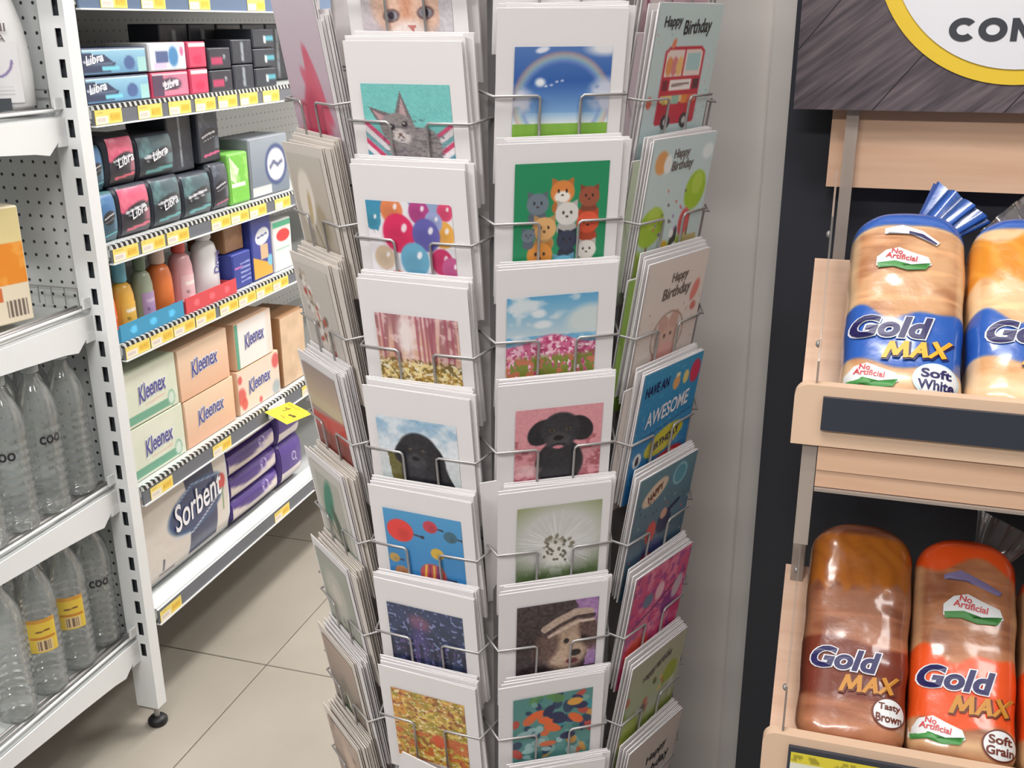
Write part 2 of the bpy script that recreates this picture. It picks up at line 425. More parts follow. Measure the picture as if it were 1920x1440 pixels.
# ------------------------------------------------------------------ price tickets
def ticket_paint(seed):
    def f(x, y):
        a = Art(x, y, (236, 214, 110)); h = float(y.max())
        a.rect(0.03, h * 0.42, 0.48, h * 0.97, (238, 228, 214)); a.rect(0.55, h * 0.3, 0.93, h * 0.85, (232, 190, 66))
        rng = random.Random(seed)
        for k in range(4): a.rect(0.58 + 0.09 * k, h * 0.42, 0.62 + 0.09 * k, h * (0.6 + 0.15 * rng.random()), (196, 158, 60), 0.75)
        for k in range(3): a.rect(0.08, h * (0.08 + 0.1 * k), 0.15 + 0.35 * rng.random(), h * (0.12 + 0.1 * k), (178, 150, 80), 0.7)
        for k in range(6): a.rect(0.1 + 0.05 * k, h * 0.6, 0.12 + 0.05 * k, h * 0.85, (190, 175, 170))
        return a
    return f
TICKET = [sheet_mesh('price_ticket', 0.078, 0.026, 40, 16, ticket_paint(s), INK_BOX) for s in range(4)]
ROT_Y = (0, 0, R(90))          # fronts that face down the aisle side (+x): local x runs along +y

# ------------------------------------------------------------------ end-of-aisle bay: post, pegboard, bracketed shelves
PX0, PX1, PY0, PY1 = -1.338, -1.285, 1.585, 1.615
bay = thing('end_shelving_bay', 'white slotted end shelving bay with pegboard back holding water bottles', 'shelving', (0, 0, 0))
def slotted_post(name, x0, x1, sx, parent):
    p = MB(); zt = 2.1; zb = 0.055
    # channel walls
    p.box(x0, x0 + 0.002, PY0, PY1, zb, zt).box(x1 - 0.002, x1, PY0, PY1, zb, zt).box(x0 + 0.002, x1 - 0.002, PY1 - 0.002, PY1, zb, zt)
    s0, s1 = sx - 0.0065, sx + 0.0065
    p.box(x0 + 0.002, s0, PY0, PY0 + 0.002, zb, zt).box(s1, x1 - 0.002, PY0, PY0 + 0.002, zb, zt)
    z = 0.20; prev = zb
    while z + 0.02 < zt:
        p.box(s0, s1, PY0, PY0 + 0.002, prev, z - 0.0155); prev = z + 0.0155; z += 0.05125
    p.box(s0, s1, PY0, PY0 + 0.002, prev, zt)
    o = p.build(name, WHITE_METAL, parent)
    MB().box(x0 + 0.004, x1 - 0.004, PY0 + 0.012, PY0 + 0.016, 0.12, zt - 0.01).build('slot_shade_insert', SLOT_SHADE_TAB_GREY, o)  # added dark strip that paints the shade seen through the slots
    cx = (x0 + x1) / 2
    MB().box(cx - 0.026, cx + 0.02, PY0 + 0.004, PY1 - 0.004, 0.047, 0.055).lathe([(0.006, 0.012), (0.006, 0.05)], 12, c=(cx + 0.004, PY0 + 0.022, 0)).build('foot_bolt', STEEL, o)
    MB().lathe([(0.019, 0.0005), (0.021, 0.004), (0.021, 0.011), (0.016, 0.017), (0.008, 0.02)], 20, c=(cx + 0.004, PY0 + 0.022, 0)).build('foot', BLACK_RUBBER, o, True)
    return o
slotted_post('post', PX0, PX1, -1.302, bay)
slotted_post('post', -2.275, -2.222, -2.245, bay)
MB().box(-2.222, PX0, 1.604, 1.612, 0.13, 2.1).build('pegboard', PEG_X, bay)
END_Z = [1.308, 0.946, 0.584, 0.234, 1.68]
for zi, z in enumerate(END_Z):
    s = MB().box(-2.24, -1.318, 1.18, 1.600, z - 0.018, z - 0.010)
    s.box(-2.24, -1.318, 1.176, 1.182, z - 0.03, z + 0.004)
    sh = s.build('shelf', SHELF_GREY, bay)
    # bracket plate, deepest beside the post
    for bx in (-1.3165, -2.2405):
        pts = [(1.180, z - 0.012), (1.180, z - 0.046), (1.40, z - 0.060), (1.50, z - 0.068), (1.535, z - 0.074), (1.553, z - 0.06), (1.562, z - 0.052), (1.583, z - 0.052), (1.583, z - 0.012)]
        MB().prism(pts, 'x', bx, bx + 0.003).build('bracket', WHITE_METAL, sh)
        MB().box(bx - 0.001, bx + 0.0035, 1.560, 1.5845, z - 0.062, z - 0.044).build('hook', WHITE_METAL, sh)
        MB().box(bx - 0.001, bx + 0.0035, 1.566, 1.5845, z + 0.002, z + 0.022).build('hook', WHITE_METAL, sh)
    for k in range(3):
        yy = -1.319 - 0.013 * k
        MB().tube([(yy, 1.182, z + 0.001), (yy, 1.584, z + 0.001)], 0.0032, 6).build('side_rail', STEEL if k else WHITE_METAL, sh, True)
    if zi in (0, 1, 3):
        w = MB()
        for k in range(5): w.tube([(-1.345 - 0.03 * k, 1.592, z), (-1.345 - 0.03 * k, 1.592, z + 0.034)], 0.0012, 5)
        w.tube([(-1.325, 1.592, z + 0.034), (-1.48, 1.592, z + 0.034)], 0.0014, 5)
        w.build('back_fence', STEEL, sh)

# ------------------------------------------------------------------ aisle bay: back panel, shelves with ticket strips
FX = -1.297
aisle = thing('aisle_shelving_bay', 'long white aisle shelving bay with yellow price tickets on its shelf edges', 'shelving', (0, 0, 0))
MB().box(-1.745, -1.735, 1.64, 3.4, 0.12, 2.1).build('back_panel', PEG_Y, aisle)
MB().box(-1.79, -1.745, 1.64, 1.70, 0.0, 2.1).box(-1.79, -1.745, 3.34, 3.4, 0.0, 2.1).build('upright', WHITE_METAL, aisle)
MB().box(-1.735, -1.36, 3.34, 3.4, 0.0, 0.24).build('base_leg', WHITE_METAL, aisle)
# (deck top, strip bottom, strip top, rail top, ticket spans)
SHELF = [
 (1.515, 1.479, 1.512, None, [(1.70, 1.778), (1.82, 1.90), (1.98, 2.06), (2.21, 2.29)]),
 (1.310, 1.276, 1.303, 1.312, [(1.642, 1.725), (1.770, 1.852), (1.871, 1.953), (1.965, 2.047), (2.055, 2.134), (2.148, 2.221), (2.247, 2.326)]),
 (1.054, 1.020, 1.046, 1.055, [(1.645, 1.723), (1.732, 1.812), (1.817, 1.899), (1.984, 2.062), (2.064, 2.142), (2.145, 2.223), (2.264, 2.342)]),
 (0.858, 0.826, 0.851, 0.860, [(1.645, 1.723), (1.726, 1.804), (1.806, 1.884), (1.888, 1.966), (1.984, 2.062), (2.064, 2.142), (2.144, 2.222), (2.224, 2.302)]),
 (0.552, 0.512, 0.543, 0.553, [(1.665, 1.743), (1.90, 1.978), (2.16, 2.238), (2.33, 2.408)]),
 (0.266, 0.230, 0.262, None, [(1.645, 1.723), (2.14, 2.218)]),
]
for si, (zt, sb, st, rt, tix) in enumerate(SHELF):
    sh = MB().box(-1.735, FX - 0.004, 1.642, 3.36, zt - 0.022, zt).build('shelf', SHELF_GREY, aisle)
    MB().box(FX - 0.004, FX, 1.642, 3.36, sb, st).build('ticket_strip', GREY_STRIP if si else mat('blue_ticket_strip', rgb(92, 112, 140), 0.4), sh)
    MB().box(FX - 0.008, FX + 0.003, 1.642, 3.36, sb - 0.003, sb).build('strip_edge', WHITE_METAL, sh)
    if rt:
        MB().box(FX - 0.006, FX + 0.001, 1.642, 3.36, st + 0.0002, rt).build('divider_rail', TICKS, sh)
    if si == 5:
        MB().prism([(FX - 0.004, 0.2625), (FX - 0.001, 0.2625), (FX - 0.03, 0.279), (FX - 0.034, 0.279)], 'y', 1.642, 3.36).build('front_ledge', WHITE_METAL, sh)
    for ti, (a, b) in enumerate(tix):
        o = link(bpy.data.objects.new('price_ticket', TICKET[(ti + si) % 4]), sh, (FX + 0.0008, (a + b) / 2, sb + 0.001), ROT_Y)
    # side bracket seen under the deck
    MB().prism([(FX - 0.01, zt - 0.024), (-1.735, zt - 0.024), (-1.735, zt - 0.085), (-1.5, zt - 0.05), (FX - 0.01, zt - 0.03)], 'y', 1.646, 1.649).build('bracket', WHITE_METAL, sh)

# yellow special ticket flag hanging out from the tissue shelf
pt = thing('promotion_ticket', 'bright yellow special ticket flag sticking out below the tissue box shelf', 'ticket', (FX + 0.006, 2.165, 0.545), (0, 0, 0))
def promo(x, y):
    a = Art(x, y, (246, 226, 60)); h = float(y.max())
    a.line([(0.2, h * .35), (0.35, h * .3), (0.3, h * .5)], 0.05, (110, 95, 40)); a.line([(0.62, h * .55), (0.8, h * .52)], 0.07, (70, 60, 40))
    a.rect(0.1, h * .1, 0.6, h * .16, (200, 170, 50)); a.line([(0.45, h * .75), (0.7, h * .8)], 0.03, (150, 125, 50))
    return a
sheet('flag', 0.112, 0.072, 40, 26, promo, INK_BOX, pt, (-1.2475 - (FX + 0.006), 2.102 - 2.165, -0.004), (R(-82), 0, R(-32)))
MB().box(-0.002, 0.002, -0.02, 0.06, -0.028, 0.002).build('clip', CAP_WHITE, pt)

# ------------------------------------------------------------------ revolving card rack
RC = (-0.411, 1.305)           # axis of the rack
RO = 0.260                     # distance from the axis to the front wires
COLS = {                       # facing angle, first wire height, pitch, rows
    'L': (-5, 1.352, 0.1267), 'R': (31, 1.380, 0.1315), 'FR': (67, 1.372, 0.1327), 'FL': (-41, 1.367, 0.1335)}
rack = thing('card_rack', 'tall revolving grey wire rack of greeting card columns', 'card rack', (RC[0], RC[1], 0))
def decagon(r, off=0): return [(r * math.sin(R(-5 + 18 + 36 * k + off)) / math.cos(R(18)), -r * math.cos(R(-5 + 18 + 36 * k + off)) / math.cos(R(18))) for k in range(10)]
c = MB(); c.prism(decagon(0.198), 'z', 0.22, 1.86); c.build('core_panel', RACK_WHITE, rack)
MB().lathe([(0.022, 0.0), (0.022, 2.0)], 16).build('axle', RACK_GREY, rack, True)
c = MB(); c.prism(decagon(0.21), 'z', 0.03, 0.055); c.build('base_plate', RACK_GREY, rack)
for k in range(5):
    a = R(72 * k + 20)
    MB().tube([(0.02 * math.sin(a), 0.02 * math.cos(a), 0.02), (0.255 * math.sin(a), 0.255 * math.cos(a), 0.012)], 0.011, 8).build('base_foot', RACK_GREY, rack, True)
for k in range(10):
    a = R(-5 + 18 + 36 * k); n = (math.sin(a), -math.cos(a)); e = (math.cos(a), math.sin(a))
    def strip(s0, s1, d0, d1): return [(n[0] * d + e[0] * q, n[1] * d + e[1] * q) for (q, d) in ((s0, d0), (s1, d0), (s1, d1), (s0, d1))]
    MB().prism(strip(-0.020, 0.020, 0.2235, 0.2265), 'z', 0.10, 1.86).build('column_panel', RACK_WHITE, rack)
    MB().prism(strip(0.0035, 0.0145, 0.2268, 0.2345), 'z', 0.10, 1.86).build('upright_bar', RACK_GREY, rack)
for z in [0.12 + 0.128 * k for k in range(14)]:
    rg = [(x, y, z) for (x, y) in decagon(0.206)]
    MB().tube(rg + rg[:2], 0.0022, 5).build('ring_wire', STEEL, rack, True)
def pocket_mesh():
    p = MB(); r = 0.0016; yb = -0.212; yf = -RO
    for s in (-1, 1):
        arm = [(s * 0.083, yb, 0.004), (s * 0.0795, yb - 0.014, 0.004), (s * 0.0715, yf, 0.0), (s * 0.0255, yf - 0.001, 0.0), (s * 0.0225, yf - 0.001, -0.002), (s * 0.022, yf, -0.006),
               (s * 0.022, yf + 0.012, -0.0935), (s * 0.022, yb, -0.0965)]
        p.tube(arm, r, 6)
    p.tube([(-0.083, yb, -0.0965), (0.083, yb, -0.0965)], r, 6)
    p.tube([(-0.083, yb, -0.0965), (-0.083, yb, 0.03)], r * 0.8, 6)
    p.tube([(0.083, yb, -0.0965), (0.083, yb, 0.03)], r * 0.8, 6)
    return mesh_of('pocket', p.v, p.f, STEEL, True)
POCKET = pocket_mesh()
ROWS = {}
for k in range(10):
    key = {0: 'L', 1: 'R', 2: 'FR', 9: 'FL'}.get(k)
    ang, z0, pitch = COLS[key] if key else (-5 + 36 * k, 1.362, 0.13)
    rows = [z0 - pitch * i for i in range(-3, 9)]
    if key: ROWS[key] = {i: z0 - pitch * i for i in range(-3, 9)}
    for z in rows:
        if z < 0.20: continue
        link(bpy.data.objects.new('pocket', POCKET), rack, (0, 0, z), (0, 0, R(ang)))

# pictures ---------------------------------------------------------------------------------------
def art_ginger(x, y):
    a = Art(x, y, (206, 196, 200)); a.grad(0, (214, 206, 208), 1, (198, 186, 192))
    a.ell(.52, .45, .38, .45, (222, 176, 150), 0, .25); a.ell(.50, .35, .10, .35, (205, 142, 112), 0, .5, .7)
    for s in (-1, 1): a.ell(.5 + s * .22, .55, .16, .2, (228, 192, 172), 0, .6, .8)
    a.ell(.52, .88, .25, .2, (236, 222, 216), 0, .5)
    for ex, ey in ((.33, .63), (.71, .60)):
        a.ell(ex, ey, .095, .07, (120, 92, 92), -10, .3); a.ell(ex, ey, .07, .05, (150, 150, 158), 0, .3); a.ell(ex, ey, .035, .045, (60, 50, 60), 0, .3)
    a.poly([(.50, .73), (.60, .73), (.56, .80)], (190, 118, 112)); a.line([(.56, .80), (.54, .88), (.46, .9)], .02, (150, 100, 95))
    for k in range(5): a.line([(.40 + .06 * k, .2), (.43 + .05 * k, .42)], .025, (190, 122, 92), .6)
    a.fill((a.x > .86) * 1.0, (205, 200, 204)); return a.speckle(.06, 40, 3)
def art_kitten(x, y):
    a = Art(x, y, (122, 198, 194)); nz = a.n(40, 40, 5, 2)
    a.poly([(0, .42), (.2, .75), (.5, .95), (.8, .8), (1, .45), (1, 1.02), (0, 1.02)], (226, 220, 222))
    for k, c in enumerate([(214, 92, 128), (232, 224, 228), (120, 170, 178), (205, 70, 110), (236, 228, 232), (90, 150, 170)]):
        o = .075 * k; a.line([(-.05, .40 + o), (.25, .70 + o), (.5, .86 + o)], .05, c); a.line([(1.05, .42 + o), (.78, .64 + o), (.6, .84 + o)], .05, c)
    g = (136, 128, 130)
    a.ell(.58, .78, .28, .28, g, 10, .08); a.ell(.72, .72, .14, .22, (150, 142, 142), -12, .2)
    a.poly([(.06, .27), (.34, .36), (.22, .58)], (120, 112, 116)); a.poly([(.10, .31), (.28, .40), (.22, .50)], (188, 152, 156))
    a.poly([(.44, .08), (.56, .44), (.34, .40)], (122, 114, 118)); a.poly([(.445, .16), (.50, .40), (.40, .38)], (190, 160, 162))
    a.ell(.38, .52, .20, .18, (146, 138, 138), 14, .1); a.ell(.40, .62, .12, .09, (205, 196, 192), 10, .4)
    a.fill(((a.n(18, 60, 8, 2) > .58) & (np.hypot((a.x - .55) / .36, (a.y - .7) / .33) < 1)) * .5, (92, 86, 92))
    for ex, ey in ((.31, .51), (.46, .47)): a.ell(ex, ey, .035, .035, (58, 50, 56), 0, .3); a.ell(ex - .008, ey - .01, .011, .011, (230, 230, 230), 0, .4)
    a.ell(.40, .59, .022, .016, (120, 78, 86), 0, .3); a.line([(.40, .60), (.37, .64)], .012, (90, 74, 80)); a.line([(.40, .60), (.44, .63)], .012, (90, 74, 80))
    a.ell(.62, .92, .10, .06, (196, 188, 186), 0, .3); return a.speckle(.05, 60, 11)
def art_balloons(x, y):
    a = Art(x, y, (238, 234, 238)); a.poly([(0, 0), (.2, 0), (.12, .35), (0, .3)], (70, 150, 186)); a.poly([(.5, 0), (.9, 0), (.85, .15), (.55, .12)], (150, 170, 205))
    def bal(cx, cy, r, c, tail=True):
        a.ell(cx, cy, r, r * 1.2, c, 0, .12); a.ell(cx - r * .2, cy + r * .3, r * .7, r * .7, tuple(int(v * .82) for v in c), 0, .9, .5)
        a.ell(cx + r * .35, cy - r * .35, r * .16, r * .28, (250, 245, 248), 20, .5, .9)
        if tail: a.line([(cx, cy + r * 1.2), (cx + .01, cy + r * 1.5)], .012, (170, 150, 160), .6)
    for b in [(.30, .10, .13, (236, 140, 92)), (.62, .10, .12, (186, 72, 140)), (.92, .08, .09, (226, 80, 120)), (.06, .22, .10, (70, 150, 180)), (.88, .34, .13, (240, 176, 84)), (.78, .20, .10, (160, 170, 214)),
              (.36, .36, .19, (226, 50, 100)), (.68, .36, .16, (104, 100, 176)), (.16, .66, .12, (218, 194, 168)), (.52, .66, .17, (108, 172, 202)), (.84, .66, .13, (214, 60, 112)), (.95, .74, .12, (206, 96, 150)), (.30, .92, .1, (230, 120, 90)), (.7, .95, .12, (120, 120, 200))]: bal(*b)
    return a
def art_forest(x, y):
    a = Art(x, y, (222, 180, 172)); a.grad(0, (226, 184, 182), .6, (216, 170, 140))
    a.fill(np.clip((a.n(22, 1.2, 21, 2) - .5) * 7, 0, .75), (150, 92, 100)); a.fill(np.clip((a.n(12, 12, 22) - .5) * 5, 0, .7), (238, 208, 204))
    a.ell(.36, .28, .10, .25, (244, 232, 230), 0, .8, .9)
    for k, cx in enumerate((.50, .56, .61, .66, .70, .07, .85, .92)): a.line([(cx, 0), (cx + .01, .60)], .028, (166, 84, 104), .75)
    a.fill((a.y > .56) * np.clip((a.y - .56) * 8, 0, 1), (176, 138, 66)); a.fill(((a.n(26, 26, 24, 2) > .52) & (a.y > .62)) * .85, (240, 222, 160))
    a.fill(((a.n(30, 30, 27, 2) > .6) & (a.y > .58)) * .8, (108, 92, 48)); a.fill(((a.n(34, 34, 29, 1) > .72) & (a.y > .6)) * .8, (248, 240, 220)); return a
def art_blackdog(x, y):
    a = Art(x, y, (150, 186, 212)); a.grad(0, (140, 180, 210), .5, (226, 230, 234)); a.grad(.5, (226, 230, 234), 1.02, (190, 200, 200))
    a.fill(np.clip((a.n(4, 6, 31) - .45) * 4, 0, .8) * (a.y < .5), (232, 236, 240)); a.poly([(.10, .50), (.35, .55), (.3, 1.02), (.14, 1.02)], (112, 106, 58))
    k = (44, 44, 50); a.ell(.50, .50, .27, .32, k, 0, .1); a.ell(.56, .78, .30, .34, k, 0, .1); a.ell(.30, .48, .10, .16, (36, 36, 42), 20, .2); a.ell(.72, .52, .10, .20, (36, 36, 42), -15, .2)
    a.poly([(.6, .5), (.8, .6), (1.0, 1.02), (.5, 1.02)], (36, 36, 42)); a.ell(.46, .58, .13, .10, (66, 66, 72), 0, .6); a.ell(.46, .55, .05, .03, (20, 20, 24), 0, .3)
    for ex in (.40, .56): a.ell(ex, .42, .022, .02, (86, 78, 70), 0, .4)
    return a.speckle(.05, 30, 33)
def art_airballoons(x, y):
    a = Art(x, y, (74, 150, 204)); a.grad(0, (84, 158, 208), 1.02, (52, 128, 190))
    def hab(cx, cy, r, c, rot=0): a.line([(cx, cy), (cx + r * 2.0, cy + r * .25)], .022, (70, 66, 84)); a.ell(cx, cy, r * 1.15, r, c, rot, .1); a.ell(cx + r * .3, cy + r * .3, r * .5, r * .5, tuple(int(v * .8) for v in c), 0, .8, .5); a.ell(cx + r * 1.9, cy + r * .25, r * .18, r * .14, (60, 46, 50), 0, .3)
    for b in [(.20, .27, .15, (232, 70, 66)), (.60, .15, .08, (198, 70, 84)), (.85, .24, .075, (70, 110, 130)), (.66, .50, .075, (214, 176, 70)), (.08, .66, .06, (196, 160, 90)), (.16, .84, .08, (186, 132, 90)), (.58, .80, .15, (190, 80, 84))]: hab(*b)
    for k in range(5): a.line([(.50 + .05 * k, .68), (.46 + .06 * k, .94)], .025, [(240, 200, 70), (120, 50, 90), (230, 190, 80), (90, 50, 110), (220, 120, 70)][k], .9)
    return a
def art_night(x, y):
    a = Art(x, y, (48, 54, 80)); a.grad(0, (62, 72, 100), 1.02, (36, 40, 62)); a.fill(np.clip((a.n(9, 9, 41) - .45) * 4, 0, .6), (66, 78, 112)); a.ell(.42, .22, .14, .10, (190, 110, 130), 20, .9, .55)
    a.ell(.40, .55, .10, .30, (96, 76, 140), 0, .9, .6); a.fill((a.n(36, 36, 44, 1) > .80) * .8, (150, 160, 210)); a.fill(((a.n(50, 20, 46, 1) > .76) & (a.y > .45)) * .7, (120, 90, 150))
    for k in range(6): a.line([(.03 + .19 * k, .55 + .05 * (k % 2)), (.03 + .19 * k, 1.0)], .05, (30, 34, 54), .7)
    return a
def art_autumn(x, y):
    a = Art(x, y, (206, 170, 70)); a.grad(0, (208, 150, 84), .8, (190, 170, 80)); a.fill((a.x < .18) * .6, (224, 150, 70))
    a.fill(np.clip((a.n(12, 16, 51) - .5) * 7, 0, .9), (160, 146, 60)); a.fill(np.clip((a.n(18, 22, 53) - .56) * 9, 0, .9), (234, 206, 110)); a.fill((a.n(30, 44, 55, 1) > .78) * .85, (248, 236, 196))
    a.fill(((a.n(20, 26, 57, 2) > .66)) * .8, (150, 84, 60)); a.fill(((a.n(14, 14, 59, 2) > .58) & (a.y > .6)) * .8, (206, 104, 64)); a.ell(.62, .68, .10, .10, (220, 90, 60), 0, .6, .8); return a
def art_orange(x, y):
    a = Art(x, y, (232, 226, 222)); a.ell(.5, .5, .35, .4, (206, 128, 84), 0, .3); a.ell(.45, .4, .2, .2, (236, 190, 150), 0, .4); return a
def art_rainbow(x, y):
    a = Art(x, y, (70, 110, 176)); a.grad(0, (88, 124, 184), .35, (56, 98, 170)); a.grad(.35, (56, 98, 170), .68, (128, 170, 214)); a.grad(.68, (150, 188, 222), .80, (232, 236, 234))
    for i, c in enumerate([(206, 150, 140), (222, 196, 160), (200, 210, 180), (150, 190, 210), (120, 140, 200)]): a.ring(.50, .56, .50 - .022 * i, .026, c, .6, .03)
    n = a.n(6, 6, 61); a.fill(np.clip((n - .42) * 6, 0, 1) * np.clip(1.1 - np.hypot((a.x - .02) / .22, (a.y - .55) / .16), 0, 1) * 2, (206, 208, 222)); a.fill(np.clip((n - .3) * 6, 0, 1) * np.clip(1.1 - np.hypot((a.x - .95) / .2, (a.y - .5) / .2), 0, 1) * 2, (200, 204, 220))
    a.fill(np.clip(1 - np.hypot((a.x - .92) / .25, (a.y - .02) / .1), 0, 1) * 1.6, (226, 226, 230)); a.fill(np.clip(1 - np.hypot((a.x - .27) / .07, (a.y - .36) / .06), 0, 1) * 1.8, (236, 238, 242))
    for k in range(4): a.ell(.33 + .055 * k, .40 - .022 * k + .012 * (k % 2), .018, .010, (226, 232, 242), -20, .6, .8)
    a.ell(.28, .03, .07, .03, (226, 230, 240), -15, .5)
    a.fill((a.y > .795) * 1.0, (142, 186, 76)); a.fill(((a.y > .795)) * np.clip(a.n(20, 6, 65), 0, .6) * .6, (110, 160, 60)); return a
def art_toycats(x, y):
    a = Art(x, y, (42, 142, 96))
    def cat(cx, cy, r, c, f=None):
        d = tuple(int(v * .82) for v in c)
        for s in (-1, 1): a.poly([(cx + s * r * .95, cy - r * 1.1), (cx + s * r * .95, cy), (cx + s * r * .1, cy - r * .75)], d)
        a.ell(cx, cy, r * 1.05, r * .9, c, 0, .12); a.ell(cx, cy + r * 1.15, r * .9, r * .7, d, 0, .15); a.ell(cx, cy, r * 1.05, r * .88, c, 0, .12)
        if f: a.ell(cx, cy + r * .35, r * .7, r * .45, f, 0, .3)
        for s in (-1, 1): a.ell(cx + s * r * .35, cy - r * .1, r * .10, r * .14, (44, 38, 40), 0, .3)
        a.ell(cx, cy + r * .22, r * .13, r * .09, (80, 50, 50), 0, .3)
    for t in [(.25, .37, .11, (116, 128, 140)), (.51, .27, .12, (222, 136, 70), (244, 236, 226)), (.80, .32, .105, (160, 88, 66)), (.57, .47, .12, (222, 218, 212)), (.80, .56, .115, (224, 92, 62)), (.33, .60, .12, (226, 176, 116)),
              (.58, .72, .105, (60, 66, 84)), (.80, .82, .10, (232, 226, 218)), (.29, .85, .13, (226, 150, 70)), (.55, .97, .12, (120, 190, 216)), (.16, .66, .07, (118, 130, 142))]: cat(*t)
    a.ell(.82, .98, .06, .05, (220, 70, 60), 0, .3); a.rect(.05, .9, .08, 1.02, (232, 232, 220)); return a
def art_tulips(x, y):
    a = Art(x, y, (110, 176, 212)); a.grad(0, (96, 166, 208), .5, (196, 214, 222)); n = a.n(5, 7, 71)
    a.fill(np.clip((n - .5) * 5, 0, .9) * (a.y < .6), (228, 232, 234)); a.ell(.90, .32, .24, .17, (214, 222, 220), -15, .5, .9); a.ell(.35, .22, .08, .05, (232, 236, 238), 0, .6, .9); a.ell(.4, .36, .10, .05, (232, 236, 238), 0, .6, .9)
    edge = .62 - .14 * np.exp(-((a.x - .5) / .28) ** 2); g = np.clip((a.y - edge) * 30, 0, 1)
    a.fill(g, (214, 110, 150)); a.fill(g * (a.n(22, 18, 73, 2) > .55), (244, 190, 208)); a.fill(g * (a.n(26, 20, 75, 2) > .62), (190, 70, 120)); a.fill(g * (a.n(40, 30, 76, 1) > .8), (252, 226, 234))
    h = np.clip((a.y - .76 + .04 * a.n(12, 1, 77)) * 14, 0, 1); a.fill(h * (a.n(30, 10, 78, 2) > .38), (128, 140, 58)); a.fill(h * (a.n(20, 14, 79, 2) > .6), (200, 120, 90)); return a
def art_puppy(x, y):
    a = Art(x, y, (222, 152, 160)); a.fill(np.clip((a.n(14, 14, 81) - .4) * 5, 0, .9) * (a.y > .45) * np.clip(np.abs(a.x - .5) * 2.5, 0, 1), (170, 92, 100)); a.fill((a.n(26, 26, 82, 1) > .72) * (a.y > .42) * np.clip(np.abs(a.x - .5) * 3, 0, 1), (216, 150, 154))
    k = (46, 44, 50); a.ell(.52, .85, .28, .36, k, 0, .08); a.ell(.30, .36, .15, .20, (38, 36, 42), 25, .1); a.ell(.74, .34, .15, .20, (38, 36, 42), -25, .1); a.ell(.52, .34, .23, .26, (52, 50, 56), 0, .1)
    a.ell(.50, .50, .14, .12, (74, 72, 76), 0, .5); a.ell(.50, .46, .06, .04, (22, 22, 26), 0, .3); a.ell(.50, .60, .06, .025, (206, 130, 140), 0, .4); a.line([(.42, .57), (.50, .55), (.58, .57)], .02, (30, 28, 32))
    for ex in (.42, .61): a.ell(ex, .34, .032, .028, (96, 82, 70), 0, .4); a.ell(ex, .34, .016, .018, (16, 16, 18), 0, .4)
    a.ell(.15, .93, .14, .09, (232, 190, 192), 0, .6, .8); return a.speckle(.04, 40, 88)
def art_dandelion(x, y):
    a = Art(x, y, (150, 156, 118)); a.grad(0, (158, 164, 126), .6, (170, 176, 152)); a.grad(.6, (150, 156, 136), 1.02, (92, 110, 74)); a.ell(.50, .42, .56, .42, (206, 206, 202), 0, .5); rng = random.Random(9)
    for k in range(120):
        t = rng.uniform(-math.pi, math.pi); r = rng.uniform(.25, .5); a.line([(.48 + .05 * math.cos(t), .52 + .05 * math.sin(t)), (.48 + r * math.cos(t), .50 + r * .85 * math.sin(t))], .008, (236, 236, 234), .5)
    for k in range(30): t = rng.uniform(-math.pi, 0.2); r = rng.uniform(.06, .2); a.ell(.48 + r * math.cos(t), .54 + r * .8 * math.sin(t), .02, .03, (128, 122, 104), 90 + math.degrees(t), .4, .9)
    a.ell(.46, .60, .14, .16, (226, 224, 216), 0, .4, .9)
    for k in range(26): a.ell(.46 + rng.uniform(-.13, .13), .60 + rng.uniform(-.14, .14), .016, .02, (104, 102, 88), rng.uniform(0, 180), .4)
    a.fill(np.clip((a.y - .78) * 8, 0, .8) * (a.n(14, 8, 97) > .4), (88, 108, 66)); return a
def art_hatdog(x, y):
    a = Art(x, y, (66, 54, 56)); a.grad(0, (70, 58, 60), 1.02, (54, 42, 44)); a.poly([(.70, 0), (1, 0), (1, 1.02), (.86, 1.02), (.92, .4)], (164, 124, 176)); a.ell(.86, .20, .16, .14, (176, 136, 186), 0, .4, .8)
    a.ell(.66, .58, .28, .32, (178, 150, 130), 0, .25); a.ell(.62, .78, .26, .26, (196, 168, 146), 0, .4); a.ell(.36, .66, .16, .24, (104, 80, 74), 20, .5); a.ell(.90, .5, .12, .28, (96, 72, 68), -10, .4)
    a.line([(.35, .38), (.50, .28), (.72, .18), (.90, .20)], .10, (190, 166, 150)); a.line([(.36, .46), (.52, .36), (.74, .26), (.95, .26)], .05, (74, 56, 58)); a.line([(.40, .50), (.56, .42), (.76, .33), (.95, .33)], .04, (206, 184, 168))
    for ex, ey in ((.62, .60), (.84, .58)): a.ell(ex, ey, .035, .04, (46, 34, 34), 0, .3)
    a.ell(.74, .80, .07, .05, (40, 30, 32), 0, .3); a.ell(.70, .92, .08, .04, (120, 60, 66), 0, .4); return a.speckle(.10, 34, 103)
def art_parrots(x, y):
    a = Art(x, y, (86, 140, 136)); cols = [(64, 120, 120), (120, 168, 160), (40, 60, 90), (226, 104, 56), (160, 196, 196), (214, 150, 70), (44, 50, 92), (90, 140, 80), (196, 70, 60), (60, 150, 160)]; rng = random.Random(17)
    for k in range(70): a.ell(rng.random(), rng.random(), rng.uniform(.04, .11), rng.uniform(.03, .07), cols[rng.randrange(len(cols))] if k > 20 else cols[k % 3], rng.uniform(0, 180), .15, .9)
    for cx, cy in ((.30, .30), (.42, .42), (.50, .55), (.80, .45)): a.ell(cx, cy, .12, .06, (230, 104, 52), rng.uniform(-50, 50), .15)
    for cx, cy in ((.45, .26), (.60, .44), (.55, .36), (.70, .72), (.85, .25)): a.ell(cx, cy, .10, .06, (40, 44, 84), rng.uniform(-60, 60), .15)
    a.ell(.78, .18, .10, .06, (222, 160, 70), 0, .2); return a

